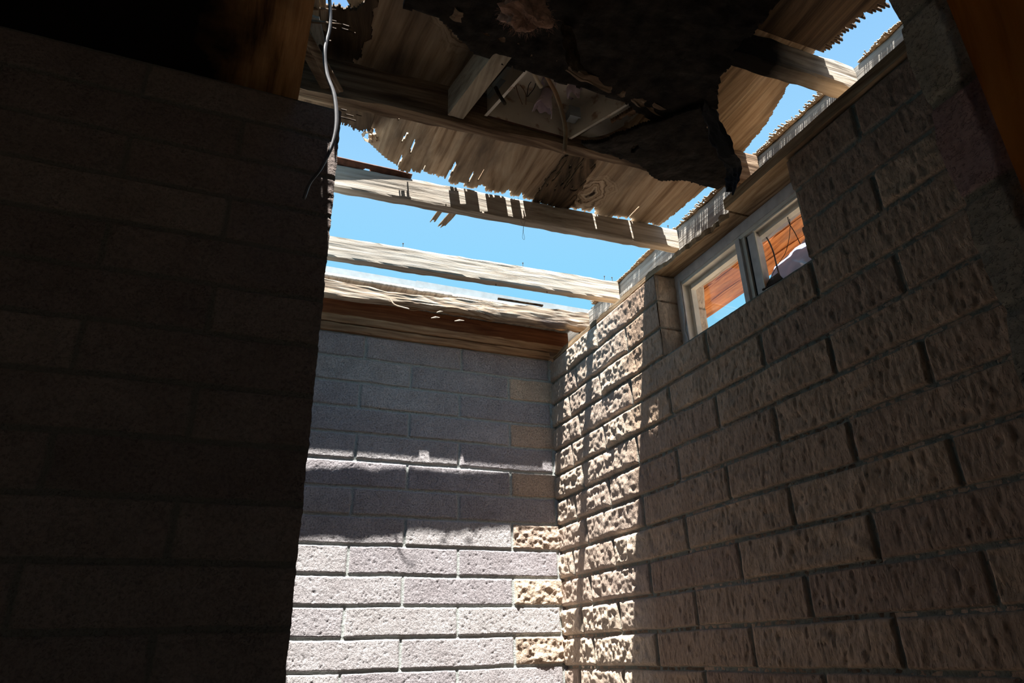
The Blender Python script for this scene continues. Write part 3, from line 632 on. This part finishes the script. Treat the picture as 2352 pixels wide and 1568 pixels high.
# deck strip over the far wall and its metal edge
sheet('deck_remnant', -0.1, 1.33, 2.372, 2.78, 0.02, 0.006, lambda x, y: y > 2.378 + 0.004 * vn(x * 20, 3), lambda x, y: 1.325 + 0 * x, 0.018, M_rim, label='grey deck edge lying over the far wall behind the broken beam', cat='deck strip')
g = G(); g.box(-0.05, 0.62, 2.425, 2.4265, 1.343, 1.397); g.box(0.60, 1.50, 2.424, 2.4255, 1.343, 1.400)
g.box(-0.05, 1.50, 2.385, 2.4255, 1.3435, 1.350)
g.mk('metal_flashing', M_tin, label='pale galvanised flashing along the roof edge at the far wall', cat='flashing')
beam('batten', at(1145, 686, 'y', 2.336), at(1248, 702, 'y', 2.338), 0.012, 0.008, M_char2, seed=3, n=20, label='thin scorched batten lying on top of the splintered beam', cat='batten')

# ------------------------------------------------------------------ charred ceiling boards
def ch1_in(x, y):
    far = 1.100 + 0.010 * fbm(x * 25, 3, 0, 4) + 0.02 * sst(0.7, 0.9, x) - 0.07 * sst(0.40, 0.27, x)
    right = np.interp(y, [0.80, 0.86, 0.94, 1.03, 1.11], [0.93, 0.93, 0.945, 1.0, 0.985]) + 0.006 * vn(y * 60, 3)
    return (y < far) & (x < right) & (x > 0.20 + 0.02 * vn(y * 20, 1))
sheet('charred_ceiling_board', 0.16, 1.02, 0.52, 1.14, 0.005, 0.005, ch1_in,
      lambda x, y: 1.243 + 0.010 * fbm(x * 14, y * 22, 2, 4) - 0.018 * sst(0.75, 0.95, x), 0.016, M_char, label='large black charred ceiling board hanging under the rafters at the top of the photo', cat='ceiling board', smooth=False)
def sp_top(t): return 1 + 0.35 * vn(t * 30, 2)
beam('charred_joist', (0.22, 0.985, 1.250), (0.96, 1.098, 1.236), 0.022, 0.030, M_old, n=160, seed=51, wob=0.010, topf=sp_top, botf=lambda t: 0.3 * vn(t * 38, 9), label='splintered burnt joist edge beside the metal box', cat='joist')
def ch2_in(x, y):
    far = 1.285 + 0.014 * fbm(x * 20, 8, 0, 4) - 0.03 * sst(0.82, 0.70, x) + 0.025 * np.exp(-((x - 1.03) / 0.06) ** 2)
    near = np.interp(x, [0.70, 0.76, 0.80, 0.84, 0.885, 0.95, 1.10, 1.25], [1.30, 1.262, 1.22, 1.165, 1.10, 1.03, 1.15, 1.275]) + 0.008 * vn(x * 60, 2)
    right = 1.20 + 0.010 * vn(y * 50, 4)
    hole = (((x - 0.885) / 0.008) ** 2 + ((y - 1.225) / 0.018) ** 2 < 1)
    return (y < far) & (y > near) & (x < right) & ~hole
sheet('rotten_board', 0.68, 1.28, 0.98, 1.36, 0.004, 0.004, ch2_in,
      lambda x, y: 1.218 - 0.016 * sst(0.8, 1.2, x) + 0.009 * fbm(x * 16, y * 12, 5, 4) + 0.010 * sst(1.22, 1.30, y), 0.012, M_char, label='black rotten board sagging under the rafters right of the metal box', cat='ceiling board')
def sp2_in(x, y):
    far = np.interp(x, [0.74, 0.95], [1.22, 1.05]) + 0.016 * np.abs(vn(x * 70, 3)) + 0.008 * vn(x * 160, 5)
    near = np.interp(x, [0.74, 0.95], [1.13, 1.00])
    return (y < far) & (y > near) & (x > 0.750 + (1.28 - y) * 0.50)
sheet('splintered_board', 0.72, 0.96, 0.98, 1.28, 0.003, 0.003, sp2_in, lambda x, y: 1.252 + 0.004 * fbm(x * 40, y * 8, 5, 3), 0.012, M_brown, label='torn brown board end between the metal box and the black sagging board', cat='board')
# hanging black felt
def ribbon(name, Lp, Rp, mat, nseg=8, nw=6, fold=0.012, th=0.0025, seed=0, **p):
    a = smooth_path(Lp, nseg); b = smooth_path(Rp, nseg); V = []; n = len(a)
    for s in (0, 1):
        for i in range(n):
            for j in range(nw + 1):
                q = a[i] + (b[i] - a[i]) * (j / nw); q = q + np.array([0.3, -0.8, 0.1]) * fold * float(fbm(j * 0.6, i * 0.25, seed, 3)) + np.array([0, th * s, 0])
                if i in (0, n - 1) or j in (0, nw): q = q + 0.004 * np.array([float(vn(i * 1.3, j * 2.1, seed)), 0, float(vn(i * 1.7, j, seed + 4))])
                V.append(q)
    N1 = n * (nw + 1); ix = lambda s, i, j: s * N1 + i * (nw + 1) + j; F = []
    for i in range(n - 1):
        for j in range(nw): F.append((ix(0, i, j), ix(0, i, j + 1), ix(0, i + 1, j + 1), ix(0, i + 1, j))); F.append((ix(1, i, j), ix(1, i + 1, j), ix(1, i + 1, j + 1), ix(1, i, j + 1)))
        F.append((ix(0, i, 0), ix(0, i + 1, 0), ix(1, i + 1, 0), ix(1, i, 0))); F.append((ix(0, i + 1, nw), ix(0, i, nw), ix(1, i, nw), ix(1, i + 1, nw)))
    for j in range(nw): F.append((ix(0, 0, j + 1), ix(0, 0, j), ix(1, 0, j), ix(1, 0, j + 1))); F.append((ix(0, n - 1, j), ix(0, n - 1, j + 1), ix(1, n - 1, j + 1), ix(1, n - 1, j)))
    return mk(name, V, F, mat, **p)
yy = 1.12
ribbon('hanging_felt', [at(1612, 232, 'y', 1.02), at(1622, 290, 'y', 1.06), at(1645, 350, 'y', 1.09), at(1668, 395, 'y', yy), at(1668, 435, 'y', yy)],
       [at(1640, 228, 'y', 1.02), at(1662, 290, 'y', 1.06), at(1690, 350, 'y', 1.09), at(1706, 385, 'y', yy), at(1686, 446, 'y', yy)], M_felt, seed=4, label='strip of black felt hanging to a point beside the right wall', cat='roofing felt')
ribbon('hanging_felt', [at(1300, 10, 'y', 0.93), at(1290, 70, 'y', 0.95), at(1302, 140, 'y', 0.97), at(1320, 165, 'y', 0.98)],
       [at(1312, 10, 'y', 0.93), at(1318, 70, 'y', 0.95), at(1338, 140, 'y', 0.97), at(1342, 165, 'y', 0.98)], M_char2, seed=9, label='narrow mossy brown felt strip hanging in front of the charred board', cat='roofing felt')

# ------------------------------------------------------------------ metal electrical box with its wiring
bx = empty('electrical_box', (0.66, 1.20, 1.25), label='open white enamel metal box with rusty rims between the rafters', cat='electrical box')
A0 = np.array([0.489, 1.290, 1.262]); B0 = np.array([0.726, 1.284, 1.253]); C0 = np.array([0.822, 1.118, 1.268]); D0 = np.array([0.532, 1.095, 1.262])
up = np.array([0, 0, 0.088])
def quadslab(a, b, c, d, th): 
    a, b, c, d = [np.array(v, float) for v in (a, b, c, d)]; nrm = np.cross(b - a, d - a); nrm = nrm / np.linalg.norm(nrm) * th
    return [a, b, c, d, a + nrm, b + nrm, c + nrm, d + nrm], [(0, 1, 2, 3), (7, 6, 5, 4), (0, 4, 5, 1), (1, 5, 6, 2), (2, 6, 7, 3), (3, 7, 4, 0)]
g = G(); g.add(*quadslab(A0, B0, B0 + up, A0 + up, 0.0012)); g.add(*quadslab(B0, C0, C0 + up, B0 + up, 0.0012)); g.add(*quadslab(C0, D0, D0 + up, C0 + up, 0.0012)); g.add(*quadslab(D0, A0, A0 + up, D0 + up, 0.0012))
g.add(*quadslab(A0 + up, B0 + up, C0 + up, D0 + up, 0.0012)); g.mk('housing', M_enam, bx)
for a, b_ in ((A0, D0), (B0, C0)):
    dr = np.array([-0.9, 0, 0]) if a is A0 else np.array([-0.9, 0, 0]); g = G()
    g.add(*quadslab(a, b_, b_ + dr * 0.009, a + dr * 0.009, 0.002)); g.mk('rim', M_enam, bx)
g = G(); g.add(*quadslab(A0 + [0, -.002, 0], B0 + [0, -.002, 0], B0 + [0, -.002, -0.004], A0 + [0, -.002, -0.004], 0.001)); g.mk('rim', M_rust, bx)
# round black knockout, connector
kc = at(1332, 240, 'x', 0.765); g = G()
V = [tuple(np.array([0.762, kc[1] + 0.024 * math.cos(a) * 1.0, kc[2] + 0.036 * math.sin(a)])) for a in np.linspace(0, 2 * math.pi, 25)[:-1]]
V2 = [(v[0] + 0.002, v[1], v[2]) for v in V]; n_ = 24
g.add(V + V2, [tuple(range(n_)), tuple(range(2 * n_ - 1, n_ - 1, -1))] + [(i, (i + 1) % n_, n_ + (i + 1) % n_, n_ + i) for i in range(n_)]); g.mk('knockout', M_gask, bx)
for px, py in ((1213, 290), (1290, 300)):
    q = at(px, py, 'y', 1.289); g = G(); g.tube([q, q + np.array([0, -0.003, 0])], 0.0028, 10); g.mk('screw', M_nail, bx)
q = at(1318, 260, 'y', 1.24); g = G(); g.box(q[0] - 0.013, q[0] + 0.013, 1.235, 1.262, q[2] - 0.014, q[2] + 0.014); g.box(q[0] - 0.016, q[0] + 0.016, 1.232, 1.236, q[2] - 0.017, q[2] + 0.017)
g.mk('cable_connector', M_tin, label='small pale square connector inside the metal box', cat='connector')
# half round metal duct and scrap beside the box
V = []; F = []; nn = 20
for i in range(nn + 1):
    an = math.pi * 0.5 * i / nn
    for z in (1.276, 1.279): V.append((0.745 + 0.012 + 0.105 * math.sin(an), 1.290 - 0.155 * (1 - math.cos(an)), z))
c0 = len(V); V += [(0.752, 1.292, 1.276), (0.752, 1.292, 1.279), (0.815, 1.13, 1.276), (0.815, 1.13, 1.279)]
ring = [2 * i for i in range(nn + 1)] + [c0 + 2]; ring2 = [2 * i + 1 for i in range(nn + 1)] + [c0 + 3]
F = [tuple(ring), tuple(ring2[::-1])] + [(ring[i], ring2[i], ring2[(i + 1) % len(ring)], ring[(i + 1) % len(ring)]) for i in range(len(ring))]
mk('tin_plate', V, F, M_enam, label='round-cornered white tin plate with rust beside the metal box', cat='metal plate')
a, b_, c_, d_2 = at(1118, 222, 'z', 1.31), at(1138, 232, 'z', 1.31), at(1175, 190, 'z', 1.31), at(1150, 180, 'z', 1.31)
g = G(); g.add(*quadslab(a, b_, c_, d_2, 0.002)); g.mk('tin_plate', M_tin, label='small bluish tin scrap between the cross block and the metal box', cat='metal plate')
# lamp holders: bell shaped porcelain with broken skirts
def bell(px, py, dep, tilt, sc_, label, seed):
    c = at(px, py, 'y', dep); t = empty('lamp_holder', tuple(c), label=label, cat='lamp holder', group='porcelain lamp holders in the metal box')
    prof = [(0.004, 0.030), (0.012, 0.030), (0.014, 0.026), (0.014, 0.010), (0.017, 0.002), (0.022, -0.008), (0.026, -0.020)]
    V = []; F = []; n = 28; Rm = Matrix.Rotation(tilt, 3, 'Y') @ Matrix.Rotation(0.35, 3, 'X')
    for layer in (0, 1):
        for i, (r, z) in enumerate(prof):
            for k in range(n):
                an = 2 * math.pi * k / n; rr = (r - 0.0018 * layer) * sc_; zz = z * sc_
                if i >= len(prof) - 2: zz += sc_ * (0.010 if i == len(prof) - 1 else 0.004) * (float(vn(k * 0.45, seed)) - 0.9 * (math.cos(2 * an + seed) > 0.5) * 1.3)
                v = Rm @ Vector((rr * math.cos(an), rr * math.sin(an), zz)); V.append((c[0] + v.x, c[1] + v.y, c[2] + v.z))
    m_ = len(prof) * n
    for ly in (0, 1):
        for i in range(len(prof) - 1):
            for k in range(n):
                f = (ly * m_ + i * n + k, ly * m_ + i * n + (k + 1) % n, ly * m_ + (i + 1) * n + (k + 1) % n, ly * m_ + (i + 1) * n + k); F.append(f[::-1] if ly else f)
    for k in range(n): F.append(((len(prof) - 1) * n + k, (len(prof) - 1) * n + (k + 1) % n, m_ + (len(prof) - 1) * n + (k + 1) % n, m_ + (len(prof) - 1) * n + k))
    F.append(tuple(range(n))[::-1]); mk('shell', V, F, M_porc, t, smooth=True)
    g = G(); p_ = [Rm @ Vector((0, 0, z * sc_)) for z in (0.028, 0.034, 0.046)]
    g.tube([tuple(np.array(c) + np.array(v)) for v in p_], 0.008 * sc_, 14); g.mk('cap', M_cond, t)
    return t
bell(1252, 232, 1.235, 0.15, 1.05, 'violet porcelain lamp holder with broken skirt, left in the metal box', 1)
bell(1313, 196, 1.20, -0.75, 0.95, 'tilted violet porcelain lamp holder with pointed skirt, right in the metal box', 4)
bell(1262, 175, 1.19, 0.0, 0.8, 'small cream-topped porcelain lamp holder, topmost in the metal box', 7)
# conduits, cable, wires
def tube_obj(name, pts, r, mat, n=12, parent=None, flat=None, seg=8, **p):
    g = G(); g.tube(smooth_path(pts, seg), r, n, flat); return mk(name, g.V, g.F, mat, parent, smooth=True, **p)
tube_obj('conduit', [at(1232, 120, 'y', 1.08), at(1250, 165, 'y', 1.12), at(1277, 215, 'y', 1.15), at(1292, 262, 'y', 1.16), at(1299, 300, 'y', 1.16), at(1297, 348, 'y', 1.15)], 0.0052, M_cond, label='tan flexible conduit hanging out of the metal box', cat='conduit')
tube_obj('conduit', [at(1218, 118, 'y', 1.09), at(1223, 155, 'y', 1.13), at(1230, 178, 'y', 1.15), at(1243, 200, 'y', 1.17)], 0.0052, M_cond2, label='short cream conduit end left of the tan conduit', cat='conduit')
tube_obj('conduit', [at(1138, 200, 'y', 1.20), at(1147, 218, 'y', 1.20), at(1160, 238, 'y', 1.19)], 0.0045, M_char2, label='stubby dark conduit by the left rim of the metal box', cat='conduit')
cb = tube_obj('cable', [at(748, -45, 'y', 1.12), at(757, 0, 'y', 1.14), at(758, 60, 'y', 1.15), at(746, 120, 'y', 1.15), at(751, 170, 'y', 1.15), at(768, 220, 'y', 1.15), at(773, 280, 'y', 1.15), at(764, 330, 'y', 1.15), at(738, 385, 'y', 1.15), at(712, 420, 'y', 1.16), at(698, 456, 'y', 1.17)], 0.0050, M_cable, flat=0.62, label='flat grey two-core cable dangling in front of the partition corner', cat='cable')
for k, pts in enumerate((((1183, 190), (1190, 215), (1200, 240)), ((1195, 195), (1207, 215), (1208, 240)), ((1180, 188), (1176, 196), (1183, 204)), ((1212, 222), (1228, 200), (1229, 182), (1215, 195), (1210, 222)))):
    tube_obj('wire', [at(*q, 'y', 1.22) for q in pts], 0.0011, M_copper if k < 3 else M_gask, 6, label=('brown wire end curling at the left rim of the metal box', 'second brown wire hanging to the right of the first', 'tiny wire loop at the box rim', 'thin black wire loop inside the metal box')[k], cat='wire')
# window-side wires come with the window below
# insulation tuft
rnd = random.Random(4); g = G(); c = at(1205, 28, 'z', 1.19)
V = []; F = []; nu_, nv_ = 30, 18
for j in range(nv_ + 1):
    th = math.pi * j / nv_
    for i in range(nu_):
        ph = 2 * math.pi * i / nu_; d = np.array([math.sin(th) * math.cos(ph), math.sin(th) * math.sin(ph), math.cos(th)])
        r = 1 + 0.7 * float(fbm(d[0] * 2.2 + 5, d[1] * 2.2, d[2] * 2.2, 4)); V.append(tuple(c + d * np.array([0.052, 0.035, 0.028]) * r))
for j in range(nv_):
    for i in range(nu_): F.append((j * nu_ + i, j * nu_ + (i + 1) % nu_, (j + 1) * nu_ + (i + 1) % nu_, (j + 1) * nu_ + i))
g.add(V, F)
for k in range(900):
    v = V[rnd.randrange(len(V))]; d = (np.array(v) - c); d = d / np.linalg.norm(d) + np.array([rnd.uniform(-.8, .8) for _ in range(3)]); d /= np.linalg.norm(d)
    L_ = rnd.uniform(0.006, 0.020); e1 = np.array(v) + d * L_ + np.array([0, 0, -0.004]); m1 = (np.array(v) + e1) / 2 + np.array([rnd.uniform(-.003, .003) for _ in range(3)])
    s_ = np.array([rnd.uniform(-1, 1) for _ in range(3)]) * 0.0006
    g.add([v, m1 - s_, m1 + s_, e1], [(0, 1, 3, 2)])
g.mk('insulation', M_insul, label='tuft of pinkish brown fibre insulation hanging from the charred ceiling', cat='insulation')

# ------------------------------------------------------------------ loose planks at upper left
def zpt(x, y, z): return at(x, y, 'z', z)
board('plank', zpt(686, 30, 1.262), zpt(792, 214, 1.222), (-0.020, 0.012, 0), (0, 0.004, 0.008), M_old, 30, 6, 0, 0.006, 3, label='narrow dark plank leaning diagonally behind the dangling cable', cat='plank')
board('plank', zpt(690, 60, 1.30), zpt(768, 205, 1.245), (-0.030, 0.010, 0), (0, 0.004, 0.010), M_old, 30, 6, 0, 0.004, 4, label='wider dark plank lying just left of the narrow diagonal plank', cat='plank')
board('plank', zpt(762, -60, 1.375), zpt(838, 78, 1.375), (0.040, -0.012, 0), (0, 0, 0.016), M_blocky, 24, 6, 0, 0.006, 6, label='pale plank crossing the sky gap at the top left', cat='plank')
board('plank', zpt(712, -40, 1.33), zpt(712, 78, 1.31), (0.020, 0, 0), (0, 0.003, 0.010), M_blocky, 20, 5, 0, 0.004, 8, label='upright pale board left of the cable at the top edge', cat='plank')
board('plank', zpt(734, -40, 1.34), zpt(738, 70, 1.33), (0.012, 0, 0), (0, 0.003, 0.010), M_blocky, 20, 4, 0, 0.004, 9, label='narrow pale board touching the sky gap behind the cable', cat='plank')
board('plank', zpt(705, 35, 1.30), zpt(724, 105, 1.28), (0.026, 0, 0), (0, 0.003, 0.010), M_rim, 20, 4, 0, 0.010, 10, label='grey pointed board stub beside the ceiling panel', cat='plank')
for (a, b_, lb) in (((704, 18), (772, 22), 'upper of two thin sticks crossing behind the cable'), ((706, 48), (784, 55), 'lower of two thin sticks crossing behind the cable')):
    A = at(*a, 'y', 1.17); B = at(*b_, 'y', 1.17); g = G(); g.tube([A, A * .7 + B * .3, A * .4 + B * .6, B], [0.005, 0.005, 0.003, 0.0008], 6, 0.8); g.mk('stick', M_old, label=lb, cat='stick')

# ------------------------------------------------------------------ window
XF = 1.324; YL = 1.700; ZT = 1.164; ZB = 0.866
wn = empty('window_1', (XF, 1.38, ZB), kind='structure', label='white framed two-light window high in the right wall')
def fbar(name, y0, y1, z0, z1, x0, x1, mat, parent=wn):
    return G().box(x0, x1, y0, y1, z0, z1).mk(name, mat, parent)
# outer flange (grey), then white profile steps
g = G(); g.box(XF, XF + 0.004, YL - 0.036, YL, ZB, ZT); g.box(XF, XF + 0.004, WY0, YL - 0.036, ZT - 0.034, ZT); g.mk('flange', M_fgrey, wn)
g = G(); g.box(XF + 0.004, XF + 0.030, YL - 0.030, YL - 0.004, ZB, ZT - 0.004); g.box(XF + 0.004, XF + 0.030, WY0, YL - 0.030, ZT - 0.046, ZT - 0.004)
g.box(XF + 0.030, XF + 0.050, YL - 0.044, YL - 0.004, ZB, ZT - 0.004); g.box(XF + 0.030, XF + 0.050, WY0, YL - 0.040, ZT - 0.062, ZT - 0.004)
g.box(XF + 0.0, XF + 0.050, WY0, YL, ZB - 0.002, ZB + 0.022); g.mk('window_frame', M_fwhite, wn)
fbar('mullion', 1.352, 1.385, ZB + 0.02, ZT - 0.040, XF + 0.006, XF + 0.040, M_fwhite)
fbar('mullion_face', 1.367, 1.386, ZB + 0.02, ZT - 0.044, XF - 0.002, XF + 0.0055, M_fgrey)
fbar('gasket', 1.345, 1.3505, ZB + 0.02, ZT - 0.048, XF + 0.012, XF + 0.034, M_gask)
fbar('sash_stile', 1.316, 1.344, ZB + 0.02, ZT - 0.050, XF + 0.010, XF + 0.036, M_fgrey)
g = G(); g.box(XF + 0.008, XF + 0.014, 1.311, 1.3155, ZB + 0.02, ZT - 0.052); g.box(XF + 0.006, XF + 0.014, WY0, 1.315, ZT - 0.052, ZT - 0.047); g.mk('bead', M_fwhite, wn)
fbar('pane', 1.388, YL - 0.044, ZB + 0.02, ZT - 0.06, XF + 0.034, XF + 0.037, gm); fbar('pane', WY0, 1.314, ZB + 0.02, ZT - 0.06, XF + 0.024, XF + 0.027, gm)
# loose sealing tape on the left jamb
V = []; F = []; nn = 24
for i in range(nn + 1):
    z = ZT - 0.03 - (ZT - 0.03 - ZB) * i / nn; bl_ = 0.012 * math.exp(-((z - 0.955) / 0.022) ** 2)
    for s in (0, 1):
        for k in (0, 1): V.append((XF - 0.003 - 0.0012 * s, YL - 0.034 - bl_ * 0 + 0.012 * k + (0.010 * math.exp(-((z - 0.955) / 0.02) ** 2) if k == 0 else 0), z))
for i in range(nn):
    b = 4 * i; F += [(b, b + 4, b + 5, b + 1), (b + 2, b + 3, b + 7, b + 6), (b, b + 2, b + 6, b + 4), (b + 1, b + 5, b + 7, b + 3)]
mk('sealing_tape', V, F, M_fgrey, wn, smooth=True)
# outer leaf: frieze, eave soffit, plastic, wires
beam('frieze_board', (XO + 0.055, 0.2, 1.175), (XO + 0.055, 2.7, 1.182), 0.035, 0.135, M_frz, seed=61, wob=0.004, n=120, label='grey frieze board under the eave outside the window', cat='board')
for k in range(4):
    x0 = 1.50 + 0.0865 * k
    board('soffit_board', (x0, 0.1, 1.325 - 0.003 * k), (x0, 3.1, 1.325 - 0.003 * k), (0.0845, 0, 0), (0, 0, 0.016), M_eave, 60, 4, 0, 0, 70 + k, cat='soffit board', group='orange soffit boards outside the window',
          label=('orange soffit board closest to the wall, outside the window', 'second orange soffit board from the wall, outside the window', 'third orange soffit board from the wall, outside the window', 'outermost orange soffit board, against the sky')[k])
tube_obj('wire', [at(1742, 535, 'x', 1.37), at(1760, 545, 'x', 1.38), at(1775, 575, 'x', 1.38), at(1784, 610, 'x', 1.375), at(1794, 645, 'x', 1.36)], 0.0022, M_cable, 8, label='curved dark wire dangling in the right window light', cat='wire')
tube_obj('wire', [at(1806, 475, 'x', 1.36), at(1812, 510, 'x', 1.36), at(1826, 535, 'x', 1.36), at(1838, 560, 'x', 1.36)], 0.0012, M_gask, 6, label='thin black wire hanging at the far right of the window', cat='wire')
tube_obj('wire', [at(1808, 478, 'x', 1.372), at(1815, 520, 'x', 1.372), at(1806, 575, 'x', 1.372), at(1785, 610, 'x', 1.372), at(1768, 642, 'x', 1.372)], 0.0009, M_gask, 6, label='hair-thin slack thread across the right window light', cat='wire')
g = G(); g.add(*quadslab(at(1752, 668, 'x', 1.33), at(1800, 640, 'x', 1.33), at(1788, 628, 'x', 1.36), at(1752, 655, 'x', 1.36), 0.003)); g.mk('screen_scrap', M_gask, label='black scrap lying on the window sill in the right light', cat='scrap')
def pl_z(x, y): return x, y, 0.93 + 0 * x
V = []; F = []; nu_, nv_ = 24, 14
P00, P10, P11, P01 = at(1768, 668, 'x', 1.47), at(1895, 600, 'x', 1.47), at(1880, 520, 'x', 1.54), at(1782, 610, 'x', 1.54)
for s in (0, 1):
    for j in range(nv_ + 1):
        for i in range(nu_ + 1):
            a, b = i / nu_, max(0, j - 1) / (nv_ - 1); q = (P00 * (1 - a) + P10 * a) * (1 - b) + (P01 * (1 - a) + P11 * a) * b
            q = q + np.array([0.010 * float(fbm(a * 4, b * 3, 2, 3)) + 0.004 * s, 0, 0.02 * math.sin(b * 3.1) + 0.004 * float(vn(a * 9, b * 4))])
            if j == 0: q = np.array([XO + 0.004 * s, q[1], 0.862])
            V.append(q)
n1 = (nu_ + 1) * (nv_ + 1)
for s in (0, 1):
    for j in range(nv_):
        for i in range(nu_):
            b = s * n1 + j * (nu_ + 1) + i; f = (b, b + 1, b + nu_ + 2, b + nu_ + 1); F.append(f if s else f[::-1])
mk('plastic_sheet', V, F, M_plastic, smooth=True, label='pale blue plastic sheet outside the right window light', cat='plastic sheet')
# cobweb thread on the sunlit rafter
tube_obj('thread', [at(x_, y_, 'y', 1.672) for x_, y_ in ((1190, 452), (1196, 505), (1202, 520), (1200, 545), (1205, 548), (1203, 520), (1222, 458))], 0.0005, M_web, 5, label='fine slack thread hanging below the ragged plywood edge', cat='thread')
